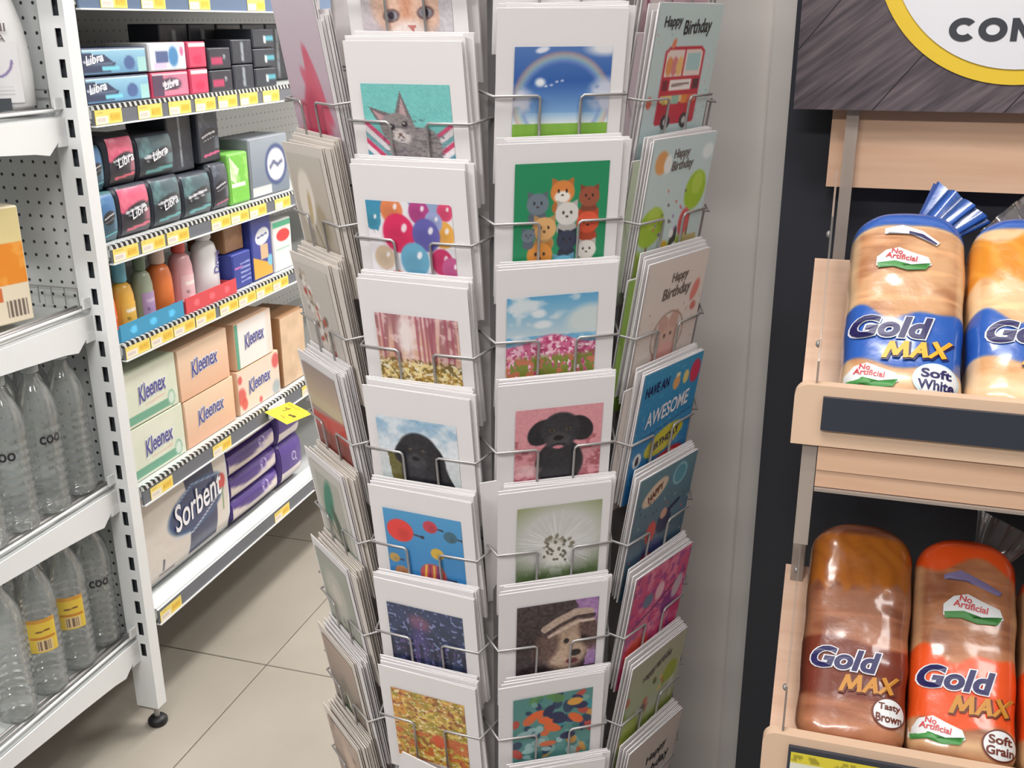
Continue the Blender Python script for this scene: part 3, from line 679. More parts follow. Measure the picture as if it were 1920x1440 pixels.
CW, CH, LEAN, FRONT_N = 0.137, 0.178, 9.0, RO - 0.0045
def thin_card_mesh(w, h):
    # folded card: two sheets joined at the left fold and a hair apart at the right
    m = MB(); t = 0.0006
    m.add([(-w / 2, 0, 0), (w / 2, -0.0012, 0), (w / 2, -0.0012, h), (-w / 2, 0, h), (-w / 2, t, 0), (w / 2, -0.0012 + t, 0), (w / 2, -0.0012 + t, h), (-w / 2, t, h)],
          [(0, 1, 2, 3), (4, 7, 6, 5), (0, 4, 5, 1), (1, 5, 6, 2), (2, 6, 7, 3), (0, 3, 7, 4)])
    m.add([(-w / 2, t, 0), (w / 2, 0.0014, 0), (w / 2, 0.0014, h), (-w / 2, t, h), (-w / 2, 2 * t, 0), (w / 2, 0.0014 + t, 0), (w / 2, 0.0014 + t, h), (-w / 2, 2 * t, h)],
          [(0, 1, 2, 3), (4, 7, 6, 5), (0, 4, 5, 1), (1, 5, 6, 2), (2, 6, 7, 3), (0, 3, 7, 4)])
    return m
CARD_BODY = {}
def card_body(w, h, m):
    k = (w, h, m.name)
    if k not in CARD_BODY:
        b = thin_card_mesh(w, h); CARD_BODY[k] = mesh_of('cover', b.v, b.f, m)
    return CARD_BODY[k]
def card_matrix(col, row, back=0.0, up=0.0, side=0.0, tilt=0.0, lean=LEAN, yaw=0.0):
    ang = COLS[col][0]; zw = ROWS[col][row]
    n_bottom = FRONT_N - 0.088 * math.tan(R(LEAN))
    # rack axis -> column frame -> lean outwards at the top about the card's foot -> sideways tilt
    return (Matrix.Translation((RC[0], RC[1], 0)) @ Matrix.Rotation(R(ang), 4, 'Z') @ Matrix.Translation((side, -n_bottom + back, zw - 0.091 + up))
            @ Matrix.Rotation(R(lean), 4, 'X') @ Matrix.Rotation(R(yaw), 4, 'Z') @ Matrix.Rotation(R(tilt), 4, 'Y'))
def greeting_card(col, row, label, art=None, w=CW, h=CH, pw=0.104, ph=0.105, top=0.044, px=0.0, nx=88, full=False, paper=PAPER, **kw):
    t = thing('greeting_card', label, 'card'); t.matrix_world = card_matrix(col, row, **kw)
    link(bpy.data.objects.new('cover', card_body(w, h, paper)), t)
    if art is not None:
        if full: sheet('picture', w - 0.001, h - 0.001, nx, int(nx * h / w), art, INK_PAPER, t, (0, -0.0016, 0.0005))
        else: sheet('picture', pw, ph, nx, int(nx * ph / pw), art, INK_PAPER, t, (px, -0.0016, h - top - ph))
    return t
rnd = random.Random(4)
def backing_cards(col, row, what, count, w=CW, h=CH, paper=PAPER, rise=(0.001, 0.006), spread=0.004):
    # the loose cards standing behind the front one
    for k in range(count):
        o = link(bpy.data.objects.new('greeting_card', card_body(w, h, paper)))
        o.matrix_world = card_matrix(col, row, back=0.0042 + 0.0034 * k, up=rise[0] + (rise[1] - rise[0]) * (k + rnd.random()) / count, side=rnd.uniform(-spread, spread) + 0.0035, tilt=rnd.uniform(-1.2, 1.2))
        tag(o, 'plain white-edged card tucked behind the %s card' % what, 'card', 'cards behind the %s card' % what)

LEFT = {-1: ('ginger kitten', 'white greeting card with a ginger kitten face picture', art_ginger), 0: ('grey kitten', 'white greeting card with a grey kitten in a striped hammock', art_kitten),
        1: ('party balloon', 'white greeting card with a bunch of bright party balloons', art_balloons), 2: ('pink forest', 'white greeting card with a pink forest above yellow flowers', art_forest),
        3: ('black dog', 'white greeting card with a black dog against blue sky', art_blackdog), 4: ('hot air balloon', 'white greeting card with hot air balloons on a blue sky', art_airballoons),
        5: ('night scene', 'white greeting card with a dark blue night picture', art_night), 6: ('autumn leaf', 'white greeting card with a yellow and orange autumn foliage picture', art_autumn)}
def stretched(art, vis): return lambda x, y: art(x, y * (0.94 if art is not art_kitten else 1.03) / vis)
TOP_L = {-1: (.044, .85), 0: (.043, .88), 1: (.039, .90), 2: (.039, .85), 3: (.037, .87), 4: (.029, 1.0), 5: (.033, 1.0), 6: (.032, 1.02)}
for i, (what, lab, art) in LEFT.items():
    top, vis = TOP_L[i]
    greeting_card('L', i, lab, stretched(art, vis), top=top, ph=0.104 * (vis + .13), px=[0.0, -0.001, -0.002, 0.002, -0.003, 0.001, -0.001, -0.001][i + 1], tilt=[0, 0, 0.2, 0.4, 0.5, 0.5, 0.9, 0.8][i + 1], nx=96, up=-0.003)
    backing_cards('L', i, what, 3)
greeting_card('L', 7, 'white greeting card with an orange picture, tipped over sideways below the autumn card', art_orange, pw=0.09, ph=0.09, tilt=16, side=-0.018, up=-0.012, nx=40)
RIGHT = {0: ('rainbow', 'white greeting card with a rainbow over a green field', art_rainbow), 1: ('toy cat', 'white greeting card with knitted toy cats on green', art_toycats),
         2: ('tulip field', 'white greeting card with pink tulips below a cloudy sky', art_tulips), 3: ('black puppy', 'white greeting card with a black puppy on a pink background', art_puppy),
         4: ('dandelion', 'white greeting card with a dandelion seed head', art_dandelion), 5: ('puppy in a hat', 'white greeting card with a brown puppy in a striped hat', art_hatdog),
         6: ('abstract painting', 'white greeting card with an abstract orange, navy and teal painting', art_parrots)}
TOP_R = {0: (.037, .89), 1: (.021, 1.09), 2: (.033, .86), 3: (.033, .80), 4: (.023, 1.03), 5: (.023, .96), 6: (.022, .96)}
for i, (what, lab, art) in RIGHT.items():
    top, vis = TOP_R[i]
    greeting_card('R', i, lab, stretched(art, vis), top=top, ph=0.104 * (vis + .13), px=[0.002, 0.003, -0.005, 0.004, 0.006, 0.006, 0.002][i], tilt=[0, -0.6, -1.0, -0.8, -1.0, -1.2, -1.6][i], nx=96)
    backing_cards('R', i, what, 3 if i != 4 else 4)
greeting_card('R', 4, 'blank white card leaning askew behind the dandelion card', None, back=0.0195, up=0.012, side=-0.007, tilt=-4.5)
greeting_card('R', -1, 'plain white greeting card in the pocket above the rainbow card', None); backing_cards('R', -1, 'plain white', 2)
greeting_card('R', 7, 'plain white greeting card in the pocket below the abstract painting card', None); backing_cards('R', 7, 'lowest white', 3)

# columns at the sides: full-picture cards -----------------------------------------------------
def art_bus(x, y):
    a = Art(x, y, (196, 214, 214)); rng = random.Random(2)
    for k in range(40): a.ell(rng.random(), rng.uniform(.25, 1.3), .008, .008, [(240, 240, 230), (226, 150, 140), (120, 160, 170)][k % 3], 0, .5)
    red = (196, 52, 70); a.rect(.20, .66, .80, .84, red); a.rect(.20, .92, .80, 1.12, red); a.rect(.20, .42, .80, .66, (232, 214, 206)); a.rect(.20, .84, .80, .92, (226, 196, 150))
    a.line([(.20, 1.1), (.20, .44), (.26, .40), (.74, .40), (.80, .44), (.80, 1.1)], .03, red); a.line([(.50, .42), (.50, .66)], .02, red)
    for cx, c in ((.28, (226, 150, 90)), (.36, (214, 130, 130)), (.44, (236, 190, 120))): a.ell(cx, .57, .05, .09, c, 0, .2)
    a.rect(.54, .46, .76, .62, (170, 204, 204)); a.rect(.33, .70, .67, .79, (240, 232, 226)); a.line([(.37, .75), (.63, .74)], .02, (120, 90, 90)); a.rect(.70, .70, .79, .79, (90, 50, 60)); a.rect(.22, .70, .30, .79, (120, 40, 50))
    for cx, c in ((.32, (226, 206, 110)), (.46, (150, 190, 170)), (.62, (230, 140, 70)), (.72, (226, 110, 90))): a.rect(cx - .06, .85, cx + .05, .93, c)
    for cx in (.36, .66): a.ell(cx, 1.10, .075, .075, (50, 48, 54), 0, .12); a.ell(cx, 1.10, .035, .035, (206, 206, 200), 0, .2)
    a.ell(.30, .36, .03, .05, (226, 130, 90), 20, .3); a.ell(.06, .9, .04, .06, (222, 110, 90), 0, .3); return a
def art_farm(x, y):
    a = Art(x, y, (200, 218, 218)); a.ell(.16, .20, .10, .10, (226, 160, 90), 0, .3); a.ell(.26, .22, .06, .08, (240, 240, 236), 0, .3); a.ell(.90, .16, .09, .07, (232, 240, 240), 0, .4)
    a.fill(np.clip((a.y - .92 - .05 * np.sin(a.x * 7)) * 20, 0, 1), (172, 196, 90)); g = (164, 200, 52)
    a.line([(.14, .86), (.14, 1.05)], .03, (130, 100, 60)); a.ell(.16, .76, .20, .17, g, -20, .15); a.ell(.18, .68, .10, .10, (186, 214, 80), 0, .3)
    a.line([(.78, .70), (.78, .96)], .03, (130, 100, 60)); a.ell(.80, .50, .17, .18, g, 20, .15); a.ell(.82, .44, .09, .10, (186, 214, 80), 0, .3)
    a.ell(.70, .78, .09, .13, (222, 100, 104), 0, .2); a.ell(.56, .92, .05, .12, (60, 58, 62), 10, .2); a.ell(.52, .86, .04, .04, (240, 240, 236), 0, .2); a.ell(.60, 1.0, .05, .05, (240, 240, 236), 0, .2)
    a.ell(.42, 1.02, .07, .11, (226, 186, 60), 0, .2); a.ell(.28, 1.05, .10, .08, (226, 170, 160), 0, .2); a.rect(.74, .92, .96, 1.1, (200, 180, 130)); rng = random.Random(3)
    for k in range(16): a.ell(rng.uniform(.2, .7), rng.uniform(.45, .85), .012, .02, [(120, 110, 110), (160, 130, 180), (206, 120, 110)][k % 3], rng.uniform(0, 180), .4)
    return a
def art_mouse(x, y):
    a = Art(x, y, (226, 214, 206)); a.ell(.86, .42, .06, .12, (222, 130, 122), 20, .3); a.ell(.88, .60, .05, .05, (206, 120, 116), 0, .3); rng = random.Random(5)
    for k in range(30): a.ell(rng.random(), rng.uniform(.5, 1.2), .010, .010, [(200, 120, 110), (150, 130, 120), (214, 170, 130)][k % 3], 0, .5)
    a.ell(.50, .86, .18, .20, (216, 180, 164), 0, .15); a.ell(.40, .70, .08, .09, (206, 166, 152), 0, .2); a.ell(.58, .68, .08, .09, (206, 166, 152), 0, .2); a.ring(.50, .84, .26, .02, (170, 140, 126)); a.ell(.46, .84, .018, .02, (60, 50, 50), 0, .3); a.ell(.56, .83, .018, .02, (60, 50, 50), 0, .3)
    a.ell(.50, 1.06, .20, .14, (226, 170, 160), 0, .2); a.line([(.3, 1.2), (.72, 1.15)], .04, (160, 120, 108)); return a
def art_awesome(x, y):
    a = Art(x, y, (52, 142, 190)); a.grad(0, (66, 152, 196), 1.35, (40, 116, 176)); rng = random.Random(7)
    for k in range(70): a.ell(rng.random(), rng.random() * 1.3, .02, .012, (86, 172, 208), rng.uniform(0, 180), .4, .7)
    a.ell(.58, .22, .06, .07, (226, 170, 110), 0, .2); a.ell(.74, .20, .05, .07, (226, 206, 130), 0, .2); a.ell(.90, .18, .09, .12, (206, 64, 96), 0, .2); a.rect(.55, .12, .62, .16, (240, 220, 180))
    a.ell(.55, .80, .33, .13, (206, 196, 60), -12, .08); a.line([(.05, .70), (.95, .58)], .012, (40, 80, 120)); a.ell(.12, .90, .07, .08, (236, 236, 230), 0, .2); a.ell(.12, .90, .03, .05, (50, 40, 50), 0, .2)
    a.ell(.55, 1.10, .40, .13, (214, 52, 60), -14, .1)
    for k in range(12): a.ell(.25 + .05 * k, 1.12 - .012 * k + .03 * (k % 2), .03, .03, (240, 130, 120), 0, .3)
    return a
def art_heroes(x, y):
    a = Art(x, y, (84, 118, 134)); a.grad(0, (104, 140, 152), 1.35, (56, 84, 108)); a.ell(.30, .22, .22, .10, (222, 200, 176), -22, .1); a.ell(.72, .16, .14, .12, (92, 150, 168), 0, .2); a.ring(.72, .16, .11, .02, (150, 196, 204))
    rng = random.Random(8)
    for k in range(34): a.ell(rng.random(), rng.uniform(.3, 1.3), .012, .016, [(52, 70, 96), (160, 180, 180), (190, 90, 90)][k % 3], rng.uniform(0, 180), .4)
    a.ell(.36, .70, .09, .13, (206, 80, 76), 0, .2); a.ell(.58, .66, .13, .12, (40, 50, 86), -20, .15); a.line([(.48, .60), (.80, .48)], .05, (36, 46, 80)); a.ell(.55, .55, .06, .06, (206, 160, 140), 0, .2); a.ell(.45, .95, .2, .14, (60, 70, 120), 10, .3); a.ell(.35, 1.05, .12, .12, (176, 66, 70), 0, .3); return a
def art_pinkparty(x, y):
    a = Art(x, y, (214, 88, 126)); a.grad(0, (206, 96, 132), 1.35, (216, 60, 120)); a.fill(np.clip((a.n(9, 9, 111) - .5) * 5, 0, .8), (234, 140, 166)); a.fill((a.n(16, 16, 113, 2) > .62) * .7, (150, 70, 140))
    a.ell(.30, .38, .09, .08, (110, 130, 150), 0, .3); a.ell(.50, .35, .08, .10, (236, 190, 200), 0, .3); a.line([(.1, .62), (.5, .5), (.95, .30)], .03, (120, 60, 110)); a.ell(.25, .95, .22, .16, (226, 84, 72), 0, .4); a.ell(.72, .60, .14, .12, (140, 60, 130), 0, .3); a.ell(.85, .45, .08, .14, (200, 180, 190), 20, .3); return a
def art_meadow(x, y):
    a = Art(x, y, (178, 184, 160)); a.grad(0, (186, 180, 160), .6, (176, 188, 150)); a.fill(np.clip((a.y - .75) * 6, 0, .9), (150, 164, 84)); rng = random.Random(12)
    for k in range(26): a.ell(rng.random(), rng.uniform(.4, 1.2), rng.uniform(.02, .07), rng.uniform(.02, .06), [(146, 168, 72), (200, 110, 84), (110, 120, 80), (220, 190, 120), (90, 84, 78), (206, 206, 190)][k % 6], rng.uniform(0, 180), .3, .85)
    a.ell(.80, .45, .13, .13, (164, 178, 80), 0, .3); a.ell(.15, .85, .14, .2, (160, 176, 76), 0, .3); a.line([(.3, .25), (.7, .12)], .02, (100, 100, 100)); return a
def art_creamnote(x, y):
    a = Art(x, y, (206, 192, 184)); a.ell(.8, .9, .14, .1, (170, 150, 140), 0, .4); return a
def art_bear(x, y):
    a = Art(x, y, (214, 184, 192)); a.ell(.2, .8, .2, .3, (236, 222, 220), 0, .2); a.ring(.24, 1.0, .18, .04, (150, 90, 110)); a.ell(.22, .82, .02, .03, (70, 50, 60), 0, .3); return a
def wire_lettering(t, lines, w, h, m, dz):
    for (body, lw, lh, lx, ly, rot) in lines: lettering(body, lw, lh, m, t, lx, h - ly, -0.0022, bold=0.012, shear=0.2, rot=rot)
FW, FH = 0.134, 0.180
FARR = {-1: ('pink bear', 'pink birthday card with a pale bear above the red bus card', art_bear, None), 0: ('red bus', 'pale blue birthday card with a red double-decker bus', lambda x, y: art_bus(x, y * 1.16), [('Happy', .036, .014, -.036, .020, 3), ('Birthday', .058, .019, .016, .026, 3)]),
        1: ('farmyard', 'pale blue birthday card with farm animals and two green trees', art_farm, [('Happy', .034, .013, -.005, .020, 2), ('Birthday', .046, .014, .000, .034, 2)]), 2: ('cream mouse', 'cream birthday card with a small brown mouse', lambda x, y: art_mouse(x, y * 1.12), [('Happy', .036, .015, .006, .026, 3), ('Birthday', .062, .018, .004, .045, 3)]),
        3: ('awesome', 'bright blue awesome birthday card with a yellow oval banner', art_awesome, [('HAVE AN', .052, .013, -.034, .024, 4), ('AWESOME', .096, .020, .000, .062, 6), ('BIRTHDAY', .064, .010, .008, .107, 12)]),
        4: ('teal hero', 'dark teal birthday card with little caped heroes and a speech bubble', art_heroes, [('HAPPY', .034, .010, -.026, .030, 22)]), 5: ('pink party', 'hot pink birthday card with a party scene', art_pinkparty, None),
        6: ('meadow', 'green and beige birthday card with a meadow scene', art_meadow, [('Happy Birthday', .07, .012, .0, .03, 14)]), 7: ('beige note', 'beige birthday card with handwritten style lettering', art_creamnote, [('Happy', .05, .018, .01, .045, 10), ('Birthday', .08, .022, .01, .075, 10)])}
inks = {0: LETTER_BLACK, 1: LETTER_GREYBROWN, 2: LETTER_GREYBROWN, 3: NAVY, 4: LETTER_BROWN, 6: LETTER_GREYBROWN, 7: LETTER_BLACK}
for i, (what, lab, art, words) in FARR.items():
    t = greeting_card('FR', i, lab, art, w=FW, h=FH, full=True, nx=72, side=0.004, up=[.02, .012, .005, .0, .002, .0, -.002, .0, .0][i + 1], tilt=0)
    if words:
        for wi, (body, lw, lh, lx, ly, rot) in enumerate(words):
            ink = inks[i]
            if i == 3: ink = [NAVY, LETTER_WHITE, NAVY][wi]
            lettering(body, lw, lh, ink, t, lx, FH - ly, -0.0022, bold=0.02, shear=0.15, rot=rot)
    backing_cards('FR', i, what, 3, FW, FH, rise=(0.001, 0.012), spread=0.003)
# cards pushed to one side in the same pockets, showing their own covers beside the front ones
SIDE = [(0, (206, 188, 196), 'lilac'), (1, (196, 206, 178), 'pale green'), (2, (142, 176, 74), 'leaf green'), (3, (226, 214, 206), 'cream')]
for i, c, word in SIDE:
    def plain(x, y, c=c):
        a = Art(x, y, c); a.fill((a.x > .45) * np.clip((a.n(5, 5, 130 + i) - .45) * 5, 0, .6), tuple(int(v * .8) for v in c)); return a
    greeting_card('FR', i, '%s card pushed sideways behind the %s card' % (word, FARR[i][0]), plain, w=0.10, h=0.172, full=True, nx=20, back=0.0165, side=-0.028, up=-0.01)

def art_pinkflower(x, y):
    a = Art(x, y, (206, 186, 198)); a.grad(0, (214, 200, 210), 1.3, (190, 160, 176)); c = (214, 84, 112)
    for t in range(7): a.ell(.5 + .18 * math.sin(t * .9), .95 - .22 * math.cos(t * .9 - 2), .10, .36, c, (t - 3) * 24, .25, .85)
    a.ell(.5, 1.1, .22, .3, (190, 60, 92), 0, .5); return a
def art_lily(x, y):
    a = Art(x, y, (196, 188, 176)); a.grad(0, (206, 200, 192), 1.3, (176, 164, 146)); a.ell(.35, .50, .22, .34, (238, 230, 220), 12, .2); a.ell(.40, .60, .06, .2, (200, 180, 140), 10, .4); a.line([(.45, .8), (.7, 1.3)], .05, (150, 140, 110)); a.ell(.7, .75, .14, .22, (170, 156, 130), -20, .5); return a
def art_blossom(x, y):
    a = Art(x, y, (204, 196, 188)); rng = random.Random(31)
    for k in range(60): t = rng.random(); a.ell(.15 + .6 * t + rng.gauss(0, .08), .15 + 1.0 * t + rng.gauss(0, .08), rng.uniform(.03, .07), rng.uniform(.03, .06), [(236, 230, 222), (176, 160, 140), (190, 70, 60), (120, 110, 96), (226, 214, 200)][k % 5], rng.uniform(0, 180), .3, .85)
    return a
def art_poppy(x, y):
    a = Art(x, y, (176, 150, 136)); a.grad(0, (168, 148, 140), .55, (206, 180, 150)); a.grad(.55, (206, 190, 160), .75, (212, 190, 150)); a.fill(np.clip((a.y - .72 - .12 * (1 - a.x)) * 12, 0, 1), (206, 76, 62)); a.fill(np.clip((a.y - 1.05) * 5, 0, .7), (110, 66, 60)); return a
def art_fern(x, y):
    a = Art(x, y, (206, 204, 196)); a.rect(.12, .12, .88, 1.2, (186, 184, 172)); a.ell(.4, .5, .14, .36, (70, 140, 116), 25, .4); a.ell(.6, .9, .10, .4, (80, 96, 80), -20, .5); a.line([(.2, .7), (.8, 1.2)], .05, (140, 130, 112)); a.fill(np.clip((a.y - 1.0) * 5, 0, 1), (60, 104, 84)); return a
def art_paleflower(x, y):
    a = Art(x, y, (170, 172, 160)); a.ell(.45, .55, .32, .34, (196, 194, 182), 0, .4); a.ell(.45, .55, .14, .16, (214, 206, 194), 0, .4); a.line([(.5, .9), (.6, 1.3)], .05, (120, 126, 104)); return a
def art_brownbird(x, y):
    a = Art(x, y, (166, 146, 134)); a.grad(0, (182, 160, 148), 1.3, (110, 100, 90)); a.ell(.55, .8, .2, .35, (126, 116, 104), -10, .5); a.ell(.45, .85, .10, .12, (226, 220, 210), 0, .3); a.ell(.42, .95, .08, .2, (70, 84, 62), 0, .4); return a
def art_sepia(x, y):
    a = Art(x, y, (178, 156, 142)); a.grad(0, (190, 166, 152), 1.3, (132, 116, 106)); a.fill(np.clip((a.n(5, 9, 141) - .5) * 4, 0, .7), (120, 100, 92)); a.ell(.6, .6, .2, .4, (206, 180, 164), -15, .5); return a
FARL = {0: ('pink flower', 'lilac card with a spiky pink flower', art_pinkflower), 1: ('white lily', 'taupe card with a large white lily', art_lily), 2: ('blossom', 'grey card with red and white blossom sprays', art_blossom), 3: ('poppy', 'brown and cream card with a red poppy field', lambda x, y: art_poppy(x, y * 1.35)),
        4: ('green fern', 'cream card with green fern leaves', art_fern), 5: ('pale flower', 'grey-green card with one pale round flower', art_paleflower), 6: ('brown bird', 'brown card with a small white spot', art_brownbird), 7: ('sepia', 'plain sepia toned card in the lowest side pocket', art_sepia)}
for i, (what, lab, art) in FARL.items():
    greeting_card('FL', i, lab, art, w=0.128, h=0.178, pw=0.108, ph=0.158, top=0.012, nx=56, side=-0.004, up=[.028, .0, .0, .004, .002, .004, .0, -.004][i], paper=PAPER_WARM if i in (1, 2, 6, 7) else PAPER, full=(i == 0), tilt=-1.0 - 0.5 * (i % 3))
    backing_cards('FL', i, what, 4, 0.128, 0.178, PAPER_WARM if i % 3 else PAPER, rise=(0.001, 0.014), spread=0.004)
# patterned card seen upright in the gap between the two front columns
gp = thing('greeting_card', 'teal and purple patterned card standing in the gap between two columns', 'card')
gp.matrix_world = Matrix.Translation((RC[0], RC[1], 0)) @ Matrix.Rotation(R(10), 4, 'Z') @ Matrix.Translation((-0.012, -0.2, 0.50))
link(bpy.data.objects.new('cover', card_body(0.05, 0.178, PAPER)), gp)
def art_pattern(x, y):
    a = Art(x, y, (150, 134, 140)); a.fill((a.n(14, 14, 151, 2) > .5) * .8, (96, 84, 92)); a.fill((a.n(20, 20, 153, 1) > .62) * .8, (196, 186, 160)); a.rect(0, 0, 1, .5, (40, 110, 116)); a.rect(0, .1, 1, .22, (230, 234, 230)); a.rect(0, .36, 1, .5, (110, 50, 70)); return a
sheet('picture', 0.049, 0.177, 30, 100, art_pattern, INK_PAPER, gp, (0, -0.0016, 0.0005))

# ------------------------------------------------------------------ bread stand
TR = 0.80                                   # right end of the stand
stand = thing('bread_stand', 'beech and black bread stand with tilted trays', 'bread stand', (0, 0, 0))
MB().box(-0.067, TR, 1.545, 1.585, 0.0, 2.0).build('back_board', BLACK_BOARD, stand)
MB().box(-0.0075, TR - 0.03, 1.500, 1.518, 1.238, 1.40).build('header_panel', WOOD, stand)
MB().box(0.0, TR - 0.03, 1.16, 1.545, 0.0, 0.30).build('plinth', BLACK_BOARD, stand)
def rounded_lip(x0, x1, z0, z1, r):
    return [(x0, z0)] + [(x0 + r - r * math.cos(R(9 * k)), z1 - r + r * math.sin(R(9 * k))) for k in range(11)] + [(x1, z1), (x1, z0)]
TRAYS = [(1.18, 1.057), (1.13, 0.614), (1.08, 0.19)]
for ti, (yf, zl) in enumerate(TRAYS[:2]):
    lip = MB().prism(rounded_lip(-0.0185, TR, zl - 0.074, zl, 0.016), 'y', yf, yf + 0.016).build('tray_front', WOOD_EDGE, stand)
    strip = MB().box(0.0135, TR, yf - 0.006, yf - 0.0005, zl - 0.052, zl - 0.012).build('ticket_strip', DARK_STRIP, lip)
    MB().box(0.0135, TR, yf + 0.004, yf + 0.014, zl - 0.106, zl - 0.076).build('apron_board', WOOD, stand)
    MB().box(0.0135, TR, yf + 0.006, yf + 0.016, zl - 0.128, zl - 0.1072).build('apron_board', WOOD, stand)
    MB().box(0.0135, TR, yf + 0.002, yf + 0.018, zl - 0.133, zl - 0.1295).build('apron_edge', ACRYLIC_HAZE, stand)
    # tilted tray: back board at 45 degrees and a short floor square to it
    bb = (yf + 0.100, zl - 0.087); u = (0.7071, 0.7071); t = 0.012
    q = [bb, (bb[0] + 0.250 * u[0], bb[1] + 0.250 * u[1]), (bb[0] + 0.250 * u[0] + t * u[1], bb[1] + 0.250 * u[1] - t * u[0]), (bb[0] + t * u[1], bb[1] - t * u[0])]
    MB().prism(q, 'x', -0.0125, TR - 0.02).build('tray_back', WOOD, stand)
    ff = (yf + 0.0165, zl - 0.010)
    q = [ff, (bb[0] + 0.0, bb[1] - 0.008), (bb[0] - 0.007, bb[1] - 0.016), (ff[0], ff[1] - 0.020)]
    MB().prism(q, 'x', -0.0125, TR - 0.02).build('tray_floor', WOOD, stand)
    # clear side guard beside the loaves
    g = [(yf + 0.005, zl + 0.002), (yf + 0.02, zl + 0.05), (yf + 0.19, zl + 0.22), (yf + 0.26, zl + 0.15), (yf + 0.11, zl - 0.005)]
    gd = MB().prism(g, 'x', 0.0035, 0.006).build('side_guard', ACRYLIC, stand)
    for (ry, rz) in ((yf + 0.05, zl + 0.035), (yf + 0.16, zl + 0.145)):
        MB().lathe([(0.0045, 0), (0.0045, 0.002), (0.002, 0.004)], 12).build('rivet', STEEL, gd, True, (0.0034, ry, rz), (0, R(-90), 0))
for (x0, x1, y, z0, z1) in ((0.0105, 0.0265, 1.488, 1.085, 1.343), (-0.0045, 0.0125, 1.186, 0.850, 0.983), (-0.005, 0.0125, 1.39, 0.62, 0.86)):
    MB().box(x0, x1, y, y + 0.0025, z0, z1).build('acrylic_strip', ACRYLIC_HAZE, stand)
def yellow_ticket(x, y):
    a = Art(x, y, (222, 206, 60)); h = float(y.max()); a.rect(0, h * .45, 1, h, (226, 226, 210)); a.fill((a.n(60, 30, 161, 1) > .55) * ((a.y > h * .12) & (a.y < h * .35)) * .7, (140, 130, 40)); return a
sheet('price_ticket', 0.20, 0.036, 90, 16, yellow_ticket, INK_BOX, stand, (0.117, TRAYS[1][0] - 0.0065, TRAYS[1][1] - 0.054))
# header sign
sign = thing('header_sign', 'dark plank print header sign with white roundel and yellow ring', 'sign', (0, 0, 0))
SY = 1.472
MB().box(-0.058, TR, SY, SY + 0.012, 1.342, 1.95).build('board', PLANKS, sign)
def disc(r, n=96): return [(0.204 + r * math.cos(2 * math.pi * k / n), 1.555 + r * math.sin(2 * math.pi * k / n)) for k in range(n)]
MB().prism(disc(0.179), 'y', SY - 0.0015, SY - 0.0002).build('ring', SIGN_YELLOW, sign)
MB().prism(disc(0.1605), 'y', SY - 0.0030, SY - 0.0016).build('roundel', SIGN_WHITE, sign)
def ring_arc(cx, cz, rx, rz, ix, iz, a0, a1, y0, y1, n=40, closed=False):
    m = MB(); vs = []
    for k in range(n + (0 if closed else 1)):
        t = R(a0 + (a1 - a0) * k / n); c_, s_ = math.cos(t), math.sin(t)
        for y in (y0, y1): vs += [(cx + rx * c_, y, cz + rz * s_), (cx + ix * c_, y, cz + iz * s_)]
    fs = []; q = n + (0 if closed else 1)
    for k in range(n):
        a = 4 * k; b = 4 * ((k + 1) % q)
        fs += [(a, a + 1, b + 1, b), (a + 2, b + 2, b + 3, a + 3), (a, b, b + 2, a + 2), (a + 1, a + 3, b + 3, b + 1)]
    if not closed: e = 4 * n; fs += [(0, 2, 3, 1), (e, e + 1, e + 3, e + 2)]
    return m.add(vs, fs)
LZ, LY0, LY1 = 1.4415, SY - 0.0038, SY - 0.0031
ring_arc(0.1385, LZ, 0.0165, 0.0140, 0.0078, 0.0064, 42, 318, LY0, LY1).build('letter', SIGN_LETTER, sign)
ring_arc(0.1725, LZ, 0.0165, 0.0140, 0.0080, 0.0064, 0, 360, LY0, LY1, closed=True).build('letter', SIGN_LETTER, sign)
MB().prism([(x + 0.1935, z + LZ) for (x, z) in ((0, -.0135), (0, .0135), (.0075, .0135), (.0170, -.001), (.0265, .0135), (.034, .0135), (.034, -.0135), (.0265, -.0135), (.0265, .0015), (.0185, -.0105), (.0155, -.0105), (.0075, .0015), (.0075, -.0135))], 'y', LY0, LY1).build('letter', SIGN_LETTER, sign)

